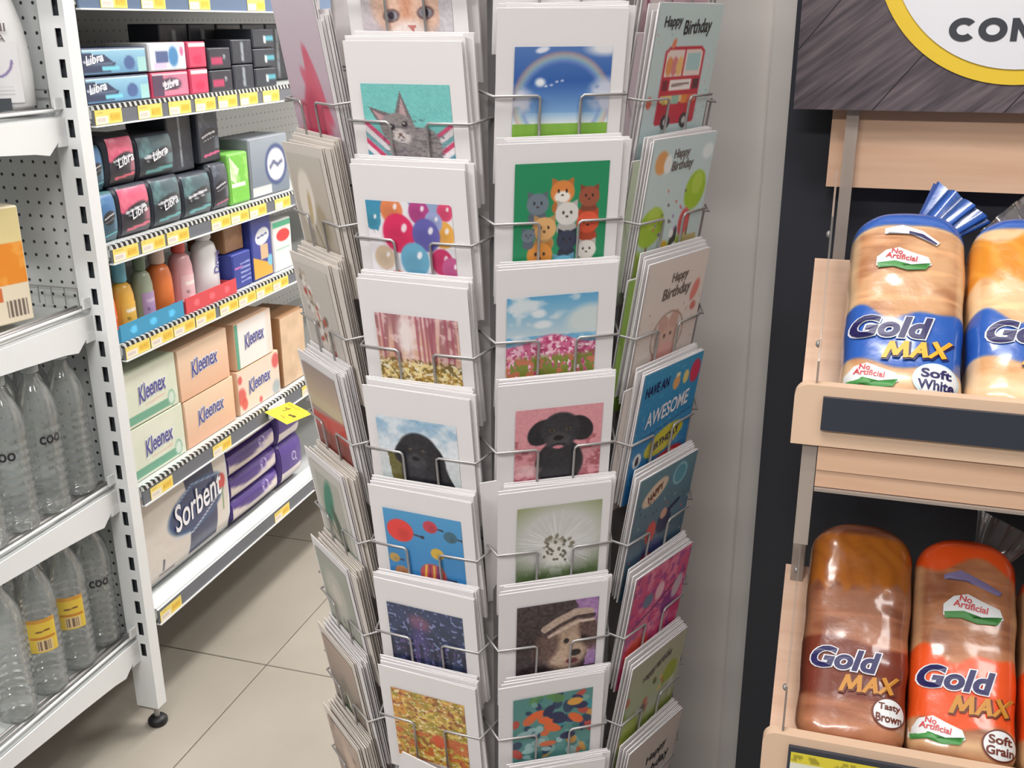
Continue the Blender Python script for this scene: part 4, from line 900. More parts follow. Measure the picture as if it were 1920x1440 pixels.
# ------------------------------------------------------------------ loaves
P_SUP = 3.4
def loaf(label, x, tray, style, L=0.255, W=0.132, T=0.108, dx=0.0, roll=0.0, lift=0.0):
    yf, zl = TRAYS[tray]
    c = Vector((x, yf + 0.020 + T * 0.3536, zl - 0.005 - T * 0.3536))
    t = thing('bread_loaf', label, 'bread', tuple(c), (R(-45), 0, 0))
    if roll: t.rotation_euler = (Matrix.Rotation(R(-45), 4, 'X') @ Matrix.Rotation(R(roll), 4, 'Y')).to_euler()
    def s_at(tt):
        tt = np.asarray(tt, float)
        b = np.where(tt < 0.07, 0.80 + 0.20 * np.sqrt(np.clip(1 - (1 - tt / 0.07) ** 2, 0, 1)), 1.0)
        e = np.clip((tt - 0.80) / 0.20, 0, 1)
        return b * np.clip(1 - e ** 2.6, 0.0, 1) ** (1 / 2.3) * (1 + 0.012 * np.sin(tt * 22))
    na, nz = 168, 130
    th = np.linspace(0, 2 * np.pi, na, endpoint=False); tz = np.linspace(0, 1, nz)
    TH, TZ = np.meshgrid(th, tz); S = np.maximum(s_at(TZ), 0.03)
    cs, sn = np.cos(TH), np.sin(TH)
    X = np.sign(cs) * np.abs(cs) ** (2 / P_SUP) * W / 2 * S; Y = np.sign(sn) * np.abs(sn) ** (2 / P_SUP) * T / 2 * np.sqrt(S)
    Z = TZ * L
    wob = vnoise(X * 60 + 5, Z * 50 + 9 * (Y > 0), 201 + int(x * 100)) - 0.5
    X = X * (1 + 0.018 * wob); Y = Y * (1 + 0.03 * wob)
    # paint in the plane of the front: u across (0..1), v up (0..1)
    u = np.clip(np.where(np.abs(cs) > 0.999, X, X) / W + 0.5, 0, 1); v = TZ; front = np.clip((-Y / (T / 2) + 0.75), 0, 1)
    a = Art(u, (1 - v) * L / W); style_paint(a, u, v, style, L / W)
    vs = np.stack([X, Y, Z], -1).reshape(-1, 3)
    i, j = np.meshgrid(np.arange(nz - 1), np.arange(na), indexing='ij'); k = (i * na + j).ravel(); k2 = (i * na + (j + 1) % na).ravel()
    fs = np.stack([k, k2, k2 + na, k + na], -1).tolist() + [tuple(range(na - 1, -1, -1)), tuple((nz - 1) * na + q for q in range(na))]
    me = bpy.data.meshes.new('bag'); me.from_pydata(vs.tolist(), [], fs); me.materials.append(INK_BAG); set_ink(me, a.c)
    me.polygons.foreach_set('use_smooth', [True] * len(me.polygons)); me.update()
    body = link(bpy.data.objects.new('bag', me), t)
    def wrap(px, pz):
        s = np.maximum(s_at(np.clip(pz / L, 0, 1)), 0.05); q = np.clip(np.abs(px) / (W / 2 * s), 0, 0.995)
        return -(T / 2) * np.sqrt(s) * (1 - q ** P_SUP) ** (1 / P_SUP) * 1.012 - 0.0012
    return t, wrap, L, W
BLUE = (44, 92, 176); ORANGE = (226, 82, 28); BROWN = (116, 52, 34)
def style_paint(a, u, v, style, asp):
    crust = {'blue': (206, 158, 116), 'blue2': (226, 186, 140), 'brown': (166, 108, 78), 'orange': (176, 118, 82)}[style]; dark = {'blue': (164, 108, 72), 'blue2': (206, 150, 100), 'brown': (124, 68, 46), 'orange': (136, 82, 54)}[style]
    a.fill(np.ones(u.shape), crust); a.fill(np.clip((a.n(3, 7, 171) - .42) * 4, 0, 1) * .8, dark); a.fill(np.clip((a.n(2.5, 22, 173, 2) - .55) * 5, 0, 1) * .5, tuple(min(255, int(c * 1.18)) for c in crust))
    pale = (236, 206, 166) if style in ('blue', 'blue2') else (186, 124, 88) if style == 'brown' else (214, 176, 132)
    a.fill(np.clip(1 - np.abs(v - .06) / .07, 0, 1) * .9, pale)
    a.fill(np.clip((np.abs(u - .5) - .40) * 12, 0, .7), pale)
    w1 = .018 * np.sin(u * 9 + .6)
    if style in ('blue', 'blue2', 'orange'):
        c = BLUE if style != 'orange' else ORANGE
        lo, hi = {'blue': (.125 - .03 * (u - .5), .405), 'blue2': (.20, .43), 'orange': (.13, .44)}[style]
        a.fill(np.clip((v - lo - w1) * 60, 0, 1) * np.clip((hi + w1 * 1.4 + .02 * np.sin(u * 14) - v) * 60, 0, 1), c)
        top = {'blue': .865 - .30 * (u - .5) ** 2 + .06 * np.abs(u - .5), 'blue2': .88, 'orange': .84 - .04 * np.sin(u * 8)}[style]
        a.fill(np.clip((v - top) * 50, 0, 1), c)
        a.fill(np.clip(1 - np.abs(v - top) * 120, 0, 1) * .7 * (style == 'blue'), (226, 200, 160))
    if style == 'brown':
        a.fill(np.clip((v - .165) * 60, 0, 1) * np.clip((.43 + .015 * np.sin(u * 6) - v) * 60, 0, 1), BROWN)
    if style in ('brown', 'blue2'):
        g = (214, 134, 36) if style == 'blue2' else (186, 108, 34)
        edge = .62 + .05 * np.abs(np.sin(u * 17)) + .10 * (u - .3) ** 2 if style == 'brown' else .58 + .04 * np.abs(np.sin(u * 15))
        m = np.clip((v - edge) * 40, 0, 1) * (np.clip((.93 - v) * 40, 0, 1) if style == 'brown' else np.clip((.90 - .08 * np.sin(u * 7) - v) * 40, 0, 1))
        a.fill(m * .95, g)
        st = np.sin((u * 30 + np.sin(v * 30) * 1.5 + v * 46)); a.fill(m * np.clip(st, 0, 1) * .5, (156, 84, 26) if style == 'brown' else (232, 166, 70))
def badge_mesh(pts, parent, m, wrap, lift, name='badge'):
    # flat printed shape laid over the bag: fan of thin rings so that it follows the surface
    pts = np.array(pts); c0 = pts.mean(0); rings = 7; n = len(pts); vs = []; fs = []
    for k in range(rings):
        f = (k + 0.02) / (rings - 1); f = min(f, 1)
        for p in pts: q = c0 + (p - c0) * f; vs.append((q[0], float(wrap(np.array([q[0]]), np.array([q[1]]))[0]) + lift, q[1]))
    for k in range(rings - 1):
        for i in range(n): fs.append((k * n + i, k * n + (i + 1) % n, (k + 1) * n + (i + 1) % n, (k + 1) * n + i))
    fs.append(tuple(range(n)))
    return link(bpy.data.objects.new(name, mesh_of(name, vs, [f[::-1] for f in fs], m, True)), parent)
def oval(cx, cz, rx, rz, n=36, rot=0):
    a = R(rot); return [(cx + rx * math.cos(t) * math.cos(a) - rz * math.sin(t) * math.sin(a), cz + rx * math.cos(t) * math.sin(a) + rz * math.sin(t) * math.cos(a)) for t in [2 * math.pi * k / n for k in range(n)]][::-1]
BADGE_WHITE = mat('badge_white', rgb(222, 224, 224), 0.35); BADGE_PALE = mat('badge_pale_blue', rgb(190, 212, 222), 0.35); BADGE_GREEN = mat('badge_green', rgb(70, 140, 70), 0.4); BADGE_LILAC = mat('badge_lilac', rgb(120, 110, 150), 0.4)
def brand_words(t, wrap, zc, wg, hg, max_mat, sx=0.0, rot=0.0, zm=None):
    lettering('Gold', wg, hg, LETTER_WHITE, t, sx - 0.012, zc, -0.0008, bold=0.075, shear=0.25, wrap=wrap, rot=rot)
    lettering('Gold', wg, hg, NAVY, t, sx - 0.012, zc, -0.0018, bold=0.038, shear=0.25, wrap=wrap, rot=rot)
    zm = zc - hg * 1.08 if zm is None else zm
    lettering('MAX', wg * 0.92, hg * 0.92, NAVY if max_mat is LETTER_GOLD else LETTER_BROWN, t, sx + 0.0195, zm - 0.001, -0.0008, bold=0.030, shear=0.2, wrap=wrap, rot=rot + 5)
    lettering('MAX', wg * 0.92, hg * 0.92, max_mat, t, sx + 0.018, zm, -0.0018, bold=0.0, shear=0.2, wrap=wrap, rot=rot + 5)
def artificial_badge(t, wrap, x, z, s, rot=0):
    pts = [(x - .030 * s, z + .002 * s), (x - .020 * s, z + .012 * s), (x - .006 * s, z + .016 * s), (x + .008 * s, z + .010 * s), (x + .026 * s, z + .004 * s), (x + .030 * s, z - .006 * s), (x + .022 * s, z - .012 * s), (x - .006 * s, z - .010 * s), (x - .030 * s, z - .010 * s)]
    badge_mesh(pts[::-1], t, BADGE_WHITE, wrap, -0.0006)
    g = [(x - .029 * s, z - .006 * s), (x - .010 * s, z - .003 * s), (x + .010 * s, z - .008 * s), (x + .029 * s, z - .004 * s), (x + .024 * s, z - .013 * s), (x + .004 * s, z - .015 * s), (x - .012 * s, z - .011 * s), (x - .028 * s, z - .013 * s)]
    badge_mesh(g[::-1], t, BADGE_GREEN, wrap, -0.0012)
    lettering('No', .012 * s, .0065 * s, LETTER_RED, t, x - .008 * s, z + .010 * s, -0.0016, bold=.02, wrap=wrap, rot=-8)
    lettering('Artificial', .034 * s, .007 * s, LETTER_RED, t, x - .003 * s, z + .0025 * s, -0.0016, bold=.02, wrap=wrap, rot=-8)
def round_badge(t, wrap, x, z, rx, rz, words, ink):
    badge_mesh(oval(x, z, rx, rz), t, BADGE_PALE if ink is NAVY else LETTER_BROWN, wrap, -0.0010); badge_mesh(oval(x, z, rx * .9, rz * .9), t, BADGE_WHITE, wrap, -0.0016)
    lettering(words[0], rx * 1.25, rz * .52, ink, t, x, z + rz * .34, -0.0024, bold=.03, wrap=wrap); lettering(words[1], rx * 1.5, rz * .52, ink, t, x, z - rz * .34, -0.0024, bold=.03, wrap=wrap)
def bag_tail(t, L, x, z, color, name='bag_tail', r0=0.010, r1=0.034, length=0.075, rot=(0, 0, 0), m=INK_BAG):
    # gathered neck of the bag flaring out beyond the twist
    na, nz = 60, 14; vs = []; cols = []
    for i in range(nz):
        f = i / (nz - 1); r = r0 + (r1 - r0) * f ** 0.8
        for k in range(na):
            th = 2 * math.pi * k / na; w = 1 + 0.22 * math.sin(9 * th) * f + 0.10 * math.sin(17 * th + 1) * f
            vs.append((r * w * math.cos(th) * 1.25, r * w * 0.42 * math.sin(th), f * length)); sh = 0.86 + 0.14 * math.sin(9 * th)
            cols.append([c / 255.0 * sh for c in color])
    fs = [(i * na + k, i * na + (k + 1) % na, (i + 1) * na + (k + 1) % na, (i + 1) * na + k) for i in range(nz - 1) for k in range(na)]
    fs.append(tuple(range(na - 1, -1, -1)))
    me = mesh_of(name, vs, fs, m, True)
    if m is INK_BAG: set_ink(me, np.array(cols))
    return link(bpy.data.objects.new(name, me), t, (x, 0.0, z), rot)
# blue bag, soft white
t, wr, L, W = loaf('soft white loaf in a clear bag with blue bands and blue twisted tail', 0.0985, 0, 'blue', L=0.262, W=0.136)
brand_words(t, wr, 0.083, 0.088, 0.026, LETTER_GOLD, sx=-0.004); artificial_badge(t, wr, -0.034, 0.018, 1.0); round_badge(t, wr, 0.036, 0.018, .026, .021, ('Soft', 'White'), NAVY); artificial_badge(t, wr, -0.006, 0.178, 1.05)
badge_mesh([(-.030, .222), (-.010, .228), (.014, .220), (.034, .205), (.030, .200), (.008, .212), (-.012, .217), (-.030, .214)], t, LETTER_WHITE, wr, -.0006, 'stripe'); badge_mesh([(-.002, .219), (.014, .215), (.031, .203), (.029, .201), (.012, .211), (-.002, .215)], t, NAVY, wr, -.0014, 'stripe')
bag_tail(t, L, 0.022, L - 0.012, BLUE, r0=0.016, r1=0.030, length=0.066, rot=(R(8), R(40), 0))
MB().lathe([(0.0, 0), (0.0105, 0.004), (0.0105, 0.009), (0.0, 0.012)], 14, 1.5, 0.8, (0.022, 0, L - 0.012)).build('twist_tie', LETTER_WHITE, t, True)
# second blue bag
t, wr, L, W = loaf('soft white loaf in a blue banded bag with orange wheat print', 0.2385, 0, 'blue2', L=0.262, W=0.136)
brand_words(t, wr, 0.088, 0.088, 0.026, LETTER_GOLD, sx=0.006)
bag_tail(t, L, 0.0, L - 0.012, (96, 140, 190), r0=0.016, r1=0.03, length=0.045, rot=(R(30), R(-50), 0), m=ACRYLIC)
# brown bag
t, wr, L, W = loaf('tasty brown loaf in a brown bag with golden wheat print', 0.0855, 1, 'brown', L=0.292, W=0.134)
brand_words(t, wr, 0.098, 0.082, 0.025, LETTER_OCHRE, sx=0.0); round_badge(t, wr, 0.044, 0.040, .021, .019, ('Tasty', 'Brown'), LETTER_BROWN)
# orange bags
t, wr, L, W = loaf('soft grain loaf in a clear bag with bright orange bands', 0.2175, 1, 'orange', L=0.288, W=0.126)
brand_words(t, wr, 0.095, 0.086, 0.026, LETTER_OCHRE, sx=0.0); artificial_badge(t, wr, -0.031, 0.030, 1.05); artificial_badge(t, wr, 0.006, 0.186, 1.2); round_badge(t, wr, 0.040, 0.024, .022, .019, ('Soft', 'Grain'), LETTER_BROWN)
badge_mesh([(-.030, .228), (-.010, .236), (.014, .226), (.040, .214), (.036, .208), (.008, .218), (-.012, .224), (-.030, .222)], t, BADGE_LILAC, wr, -.0006, 'stripe')
bag_tail(t, L, 0.030, L - 0.02, (190, 196, 206), r0=0.014, r1=0.028, length=0.06, rot=(R(20), R(25), 0), m=ACRYLIC)
t, wr, L, W = loaf('soft grain loaf in an orange bag beside the first orange one', 0.3520, 1, 'orange', L=0.270, W=0.132); brand_words(t, wr, 0.095, 0.086, 0.026, LETTER_OCHRE)

# ------------------------------------------------------------------ goods on the aisle shelves (fronts face +x)
def goods(name, label, cat, y0, y1, z, h, d, art, m_body, front=-1.318, r=0.003, puff=0.0, group=None, nx=36, m_ink=INK_BOX, turn=0.0, edge=0.0, words=()):
    w = (y1 - y0) - 0.002
    t = thing(name, label, cat, (front, (y0 + y1) / 2, z), (0, 0, R(90 + turn)), group)
    soft_box('body', w, d, h - 0.001, r, m_body, t, (0, 0.001, 0), puff=puff)
    iw, ih = w - 2 * max(r, edge), h - 0.001 - 2 * max(r, edge)
    me = sheet_mesh('front_print', iw, ih, nx, max(8, int(nx * ih / iw)), art, m_ink)
    if puff:
        co = np.zeros(len(me.vertices) * 3); me.vertices.foreach_get('co', co); co = co.reshape(-1, 3)
        k = 1 - 0.14 * np.abs(2 * (co[:, 2] + max(r, edge)) / h - 1) ** 4
        base = -puff * np.clip(1 - (2 * co[:, 0] / w) ** 2, 0, 1) * np.clip(1 - (2 * (co[:, 2] + max(r, edge)) / h - 1) ** 2, 0, 1)
        co[:, 1] = d / 2 + (base - d / 2) * k - 0.0012
        me.vertices.foreach_set('co', co.ravel()); me.update()
    link(bpy.data.objects.new('front_print', me), t, (0, 0.0004 if not puff else 0.001, max(r, edge)))
    for wd in words: lettering(wd[0], wd[1], wd[2], wd[3], t, wd[4], wd[5], (-0.0004 if not puff else -puff - 0.002), bold=wd[6] if len(wd) > 6 else .02, shear=.2, rot=wd[7] if len(wd) > 7 else 0, arc=wd[8] if len(wd) > 8 else 0)
    return t
def flatm(name, c, rough=0.45): return mat(name, rgb(*c), rough)
PACK_NAVY = flatm('pack_navy', (44, 56, 84)); PACK_PINK = flatm('pack_pink', (206, 70, 104)); PACK_BLACK = flatm('pack_black', (56, 60, 70), .35); PACK_TEAL = flatm('pack_teal', (70, 112, 118)); PACK_WHITE = flatm('pack_white', (222, 224, 226)); PACK_GREEN = flatm('pack_green', (120, 186, 84))
PACK_GREY = flatm('pack_grey', (132, 138, 146)); CARD_BROWN = flatm('corrugated_brown', (150, 112, 78), .7); PACK_BLUE = flatm('pack_blue', (52, 66, 150)); PACK_CREAM = flatm('tissue_box_peach', (226, 190, 160), .6); PACK_MINT = flatm('tissue_box_mint', (206, 214, 190), .6); PACK_PURPLE = flatm('pack_purple', (76, 56, 130), .35)
def a_bluebox(x, y):
    h = float(y.max()); a = Art(x, y, (120, 168, 200)); a.grad(0, (150, 196, 218), h, (96, 146, 182)); a.poly([(0, .1 * h), (.34, .25 * h), (.5, .6 * h), (.4, h), (0, h)], (52, 62, 92)); a.line([(.02, .5 * h), (.3, .38 * h)], .03, (206, 212, 226)); a.line([(.05, .62 * h), (.45, .62 * h)], .015, (170, 190, 210))
    a.rect(.28, .72 * h, .55, .86 * h, (120, 200, 220)); a.ell(.72, .6 * h, .09, .3 * h, (74, 100, 150), 0, .2); a.rect(.85, .4 * h, 1, h, (160, 206, 204)); a.rect(0, 0, 1, .06 * h, (220, 236, 244)); return a
def a_pinkbox(x, y):
    h = float(y.max()); a = Art(x, y, (196, 120, 146)); a.rect(0, 0, .3, h, (84, 62, 88)); a.ell(.5, .5 * h, .3, .3 * h, (70, 58, 76), 0, .3); a.line([(.3, .5 * h), (.7, .4 * h)], .05, (226, 214, 222)); a.rect(.4, .75 * h, .9, .9 * h, (236, 130, 150)); a.rect(0, 0, 1, .08 * h, (240, 226, 232)); return a
def a_whitebox(x, y):
    h = float(y.max()); a = Art(x, y, (206, 214, 226)); a.rect(.15, .25 * h, .5, .7 * h, (80, 96, 140)); a.ell(.65, .5 * h, .14, .4 * h, (70, 130, 180), 0, .3); a.rect(.1, .72 * h, .45, .95 * h, (206, 190, 220)); a.ell(.9, .3 * h, .05, .2 * h, (206, 110, 150), 0, .4); return a
def a_redbox(x, y):
    h = float(y.max()); a = Art(x, y, (212, 66, 100)); a.rect(0, 0, 1, .16 * h, (238, 226, 220)); a.ell(.5, .7 * h, .3, .2 * h, (196, 44, 84), 0, .5); return a
def a_blackline(x, y):
    h = float(y.max()); a = Art(x, y, (46, 50, 60)); a.rect(.44, .05 * h, .54, .95 * h, (140, 148, 156)); a.fill((a.n(8, 8, 301) > .62) * .4, (70, 78, 90)); return a
def a_blackpink(x, y):
    h = float(y.max()); a = Art(x, y, (48, 48, 58)); a.rect(.1, .5 * h, .6, .75 * h, (176, 56, 96)); a.ell(.7, .4 * h, .06, .12 * h, (150, 160, 170), 0, .4); return a
def a_blackteal(x, y):
    h = float(y.max()); a = Art(x, y, (48, 54, 64)); a.rect(.62, .35 * h, .95, .7 * h, (84, 160, 176)); a.rect(.5, .3 * h, .58, .72 * h, (200, 210, 214)); return a
def wave_pack(top, mid, base, stripe):
    def f(x, y):
        h = float(y.max()); a = Art(x, y, base); a.fill(np.clip((.45 * h + .12 * h * np.sin(a.x * 3.2 + .6) - a.y) * 30, 0, 1), top); a.fill(np.clip((a.n(3, 3, 311) - .5) * 4, 0, .6) * (a.y < .5 * h), mid)
        a.ell(.48, .5 * h, .42, .15 * h, (36, 38, 46), -14, .2); a.line([(.16, .52 * h), (.45, .46 * h), (.82, .42 * h)], .05, (206, 208, 214)); a.line([(.2, .60 * h), (.75, .52 * h)], .02, (170, 176, 186)); a.fill(np.clip((a.x - .7) * 4, 0, .6) * ((a.y > .5 * h) & (a.y < .78 * h)), mid)
        a.line([(.2, .90 * h), (.95, .84 * h)], .07, stripe); return a
    return f
a_pink = wave_pack((206, 88, 118), (232, 130, 150), (52, 50, 60), (232, 110, 134)); a_teal = wave_pack((66, 88, 96), (112, 156, 158), (46, 56, 64), (104, 176, 180)); a_bluep = wave_pack((64, 112, 160), (110, 150, 180), (58, 92, 110), (90, 190, 200)); a_dark = wave_pack((60, 66, 80), (120, 130, 140), (44, 46, 56), (196, 90, 130))
def a_green(x, y):
    h = float(y.max()); a = Art(x, y, (116, 190, 72)); a.poly([(0, 0), (.5, .3 * h), (.3, .6 * h), (0, .5 * h)], (206, 226, 190)); a.fill(np.clip((a.n(4, 4, 321) - .5) * 4, 0, .7), (160, 214, 120)); a.rect(.05, .6 * h, .8, .68 * h, (236, 240, 220)); return a
def a_greylogo(x, y):
    h = float(y.max()); a = Art(x, y, (128, 140, 152)); a.grad(0, (146, 156, 166), h, (112, 124, 138)); a.ell(.66, .50 * h, .30, .38 * h, (66, 82, 126), 0, .1); a.ell(.66, .50 * h, .24, .30 * h, (206, 208, 216), 0, .1); a.line([(.50, .54 * h), (.6, .44 * h), (.7, .52 * h), (.82, .46 * h)], .05, (96, 104, 134)); a.rect(.0, .85 * h, .5, h, (206, 206, 204)); return a
Z1, Z2, Z3, Z4, Z5 = 1.3105, 1.0545, 0.8585, 0.5525, 0.2665
# shelf of small cartons
goods('tampon_carton', 'blue carton at the bottom of the blue pair beside the slotted post', 'carton', 1.655, 1.850, Z1, .050, .10, a_bluebox, PACK_NAVY, nx=60, words=[('Libra', .05, .016, LETTER_WHITE, -.062, .03, .02, 8)])
goods('tampon_carton', 'blue carton stacked on top of the blue pair beside the slotted post', 'carton', 1.655, 1.850, Z1 + .051, .050, .10, a_bluebox, PACK_NAVY, nx=60, words=[('Libra', .05, .016, LETTER_WHITE, -.062, .03, .02, 8)])
goods('tampon_carton', 'dusky pink and plum carton under the white and blue carton', 'carton', 1.856, 1.986, Z1, .050, .10, a_pinkbox, PACK_PINK, words=[('Libra', .05, .016, LETTER_WHITE, .0, .026, .02, 8)])
goods('tampon_carton', 'white and blue carton on top of the dusky pink carton', 'carton', 1.856, 1.986, Z1 + .051, .056, .10, a_whitebox, PACK_WHITE)
goods('tampon_carton', 'small crimson carton with white band, lower of two', 'carton', 1.992, 2.062, Z1, .052, .10, a_redbox, PACK_PINK, nx=24)
goods('tampon_carton', 'small crimson carton with white band, upper of two', 'carton', 1.992, 2.062, Z1 + .053, .054, .10, a_redbox, PACK_PINK, nx=24)
for k in range(5): goods('liner_pack', 'tall black pack with silver stripe at the back of the carton shelf', 'pack', 2.06 + .115 * k, 2.17 + .115 * k, Z1, .143, .08, a_blackline, PACK_BLACK, front=-1.43, nx=16, group='tall black packs behind the cartons')
for k in range(2): goods('liner_pack', 'low black pack with pink patch beside the crimson cartons, %s of two' % ('lower', 'upper')[k], 'pack', 2.068, 2.16, Z1 + .047 * k, .046, .10, a_blackpink, PACK_BLACK, nx=20)
for k in range(2): goods('liner_pack', 'low plain black pack between the pink-patched and teal-patched packs, %s of two' % ('lower', 'upper')[k], 'pack', 2.164, 2.254, Z1 + .055 * k, .054, .10, a_blackline, PACK_BLACK, nx=16)
for k in range(3): goods('liner_pack', 'black pack with teal patch, %s in a stack of three' % ('bottom', 'middle', 'top')[k], 'pack', 2.258, 2.36, Z1 + .044 * k, .043, .10, a_blackteal, PACK_BLACK, nx=20)
# shelf of soft pads
goods('pad_pack', 'blue pad pack beside the post, lower of two', 'pack', 1.648, 1.700, Z2, .095, .12, a_bluep, PACK_TEAL, puff=.004, r=.004, m_ink=INK_FILM)
goods('pad_pack', 'blue pad pack beside the post, upper of two', 'pack', 1.648, 1.694, Z2 + .097, .085, .12, a_bluep, PACK_TEAL, puff=.004, r=.004, front=-1.33, m_ink=INK_FILM)
LB = [('Libra', .05, .018, LETTER_WHITE, .004, .048, .01, 14)]
goods('pad_pack', 'pink and black pad pack standing on the shelf, under another pink one', 'pack', 1.704, 1.806, Z2, .100, .12, a_pink, PACK_BLACK, puff=.006, r=.005, m_ink=INK_FILM, words=LB)
goods('pad_pack', 'pink and black pad pack stacked on a second pink one', 'pack', 1.697, 1.785, Z2 + .101, .096, .12, a_pink, PACK_BLACK, puff=.006, r=.005, m_ink=INK_FILM, front=-1.325, words=LB)
goods('pad_pack', 'dark teal pad pack standing on the shelf beside the pink packs', 'pack', 1.810, 1.914, Z2, .100, .12, a_teal, PACK_BLACK, puff=.006, r=.005, m_ink=INK_FILM, words=LB)
goods('pad_pack', 'dark teal pad pack stacked on the lower teal pack', 'pack', 1.790, 1.914, Z2 + .101, .088, .12, a_teal, PACK_BLACK, puff=.006, r=.005, m_ink=INK_FILM, front=-1.325, words=LB)
goods('pad_pack', 'glossy charcoal pad pack with teal stripe under the tall black packs', 'pack', 1.918, 2.030, Z2, .094, .12, a_teal, PACK_BLACK, puff=.005, r=.005, m_ink=INK_FILM)
goods('pad_pack', 'small black pack with pink stripe beside the green pack, lower', 'pack', 2.034, 2.102, Z2, .104, .12, a_dark, PACK_BLACK, puff=.004, r=.004, m_ink=INK_FILM)
goods('pad_pack', 'tall black pack with silver stripe lying above the charcoal pack', 'pack', 1.918, 2.012, Z2 + .097, .125, .10, a_blackline, PACK_BLACK, r=.004, front=-1.34)
goods('pad_pack', 'tall black pack with pink stripe above the small black pack', 'pack', 2.016, 2.102, Z2 + .106, .114, .10, a_dark, PACK_BLACK, r=.004, front=-1.33)
goods('wipes_pack', 'bright green pack leaning beside the grey pack', 'pack', 2.106, 2.196, Z2, .118, .10, a_green, PACK_GREEN, r=.006)
goods('wipes_pack', 'grey pack with a round white and blue emblem', 'pack', 2.200, 2.390, Z2, .142, .10, a_greylogo, PACK_GREY, r=.005, nx=50)
# shelf of bottles
def pump_bottle(label, y, w, h, col, cap, d=0.042, band=None, front=-1.330, z=None, caph=0.03, words=()):
    t = thing('toiletry_bottle', label, 'bottle', (front - d / 2, y, Z3 if z is None else z), (0, 0, R(90)))
    r = w / 2; hb = h - caph
    prof = [(r * .9, 0), (r, .006), (r, hb * .55), (r * .97, hb * .75), (r * .8, hb * .92), (r * .45, hb)]
    MB().lathe(prof, 28, 1.0, d / w).build('body', flatm('bottle_%d_%d_%d' % col, col, .3), t, True)
    MB().lathe([(r * .42, hb + .0005), (r * .5, hb + .004), (r * .5, h - .004), (r * .42, h)], 20, 1.0, min(1, d / w * 1.5)).build('cap', flatm('cap_%d_%d_%d' % cap, cap, .35), t, True)
    if band is not None:
        def lab(x, y): a = Art(x, y, band); hh = float(y.max()); a.line([(.2, .3 * hh), (.8, .3 * hh)], .08, (240, 238, 230)); a.line([(.2, .55 * hh), (.7, .6 * hh)], .05, tuple(int(v * .6) for v in band)); a.ell(.5, .8 * hh, .2, .1 * hh, tuple(min(255, int(v * 1.2)) for v in band), 0, .3); return a
        bh = hb * .55; vs = []; n = 15
        me = sheet_mesh('label', w * .8, bh, n, 12, lab, INK_BOX)
        co = np.zeros(len(me.vertices) * 3); me.vertices.foreach_get('co', co); co = co.reshape(-1, 3)
        co[:, 1] = -(d / 2) * np.sqrt(np.clip(1 - (co[:, 0] / r) ** 2, 0, 1)) * 1.0 - .0008; me.vertices.foreach_set('co', co.ravel()); me.update()
        link(bpy.data.objects.new('label', me), t, (0, 0, hb * .06))
    for wd in words: lettering(wd[0], wd[1], wd[2], wd[3], t, wd[4], wd[5], -d / 2 - .0015, bold=.02, rot=wd[6])
    return t
pump_bottle('orange bottle with blue and white cap standing beside the post', 1.668, .044, .142, (226, 110, 70), (90, 160, 180), band=(222, 96, 62), caph=.045)
pump_bottle('yellow bottle with green shoulder and blue cap', 1.724, .056, .148, (222, 170, 70), (110, 180, 200), band=(226, 178, 80), caph=.045)
pump_bottle('lilac bottle with green label', 1.790, .052, .148, (150, 160, 140), (120, 140, 120), band=(170, 140, 180), caph=.035)
pump_bottle('tall amber orange bottle with pale cap behind the red tray', 1.855, .068, .158, (216, 116, 56), (226, 200, 186), d=.05, caph=.045)
pump_bottle('pink bottle with coral cap behind the red tray', 1.935, .062, .156, (222, 170, 178), (214, 96, 90), d=.05, band=(226, 190, 196), caph=.035)
pump_bottle('white bottle with blue upright lettering', 2.030, .084, .150, (228, 230, 232), (222, 226, 230), d=.05, caph=.02, words=[('Dove', .05, .018, LETTER_PURPLE, .010, .080, 82)])
def a_tray(c):
    def f(x, y): a = Art(x, y, c); h = float(y.max()); [a.ell(.2 + .3 * k, .5 * h, .05, .25 * h, tuple(min(255, int(v * 1.2) + 20) for v in c), 0, .3) for k in range(3)]; return a
    return f
def shelf_tray(label, y0, y1, c, h=.034):
    t = thing('display_tray', label, 'tray', (-1.308, (y0 + y1) / 2, Z3), (0, 0, R(90))); w = y1 - y0 - .004; m = flatm('tray_%d_%d_%d' % c, c, .5)
    MB().box(-w / 2, w / 2, 0, .0015, 0, h).box(-w / 2, -w / 2 + .0015, .0015, .08, 0, h * .8).box(w / 2 - .0015, w / 2, .0015, .08, 0, h * .8).build('wall', m, t)
    sheet('front_print', w - .002, h - .002, 40, 10, a_tray(c), INK_BOX, t, (0, -.0005, .001)); return t
shelf_tray('bright blue cardboard tray front before the small bottles', 1.648, 1.868, (62, 150, 190)); shelf_tray('red cardboard tray front before the pink and amber bottles', 1.872, 2.082, (214, 74, 82))
def a_bluewipe(x, y): h = float(y.max()); a = Art(x, y, (52, 66, 148)); a.line([(.1, .4 * h), (.5, .38 * h)], .05, (200, 110, 180)); [a.line([(.4, (.3 + .14 * k) * h), (.95, (.28 + .14 * k) * h)], .05, (150, 160, 210)) for k in range(5)]; return a
def a_brown(x, y): a = Art(x, y, (150, 112, 80)); return a.speckle(.05, 6, 331)
def a_yellowblue(x, y):
    h = float(y.max()); a = Art(x, y, (62, 72, 150)); a.poly([(0, .62 * h), (1, .82 * h), (1, h), (0, h)], (222, 166, 66)); a.ell(.55, .30 * h, .38, .14 * h, (226, 230, 236), -10, .1); a.line([(.3, .31 * h), (.8, .27 * h)], .05, (90, 100, 150)); a.rect(.4, .45 * h, .8, .7 * h, (206, 176, 140)); a.ell(.9, .75 * h, .14, .1 * h, (120, 190, 214), 0, .3); return a
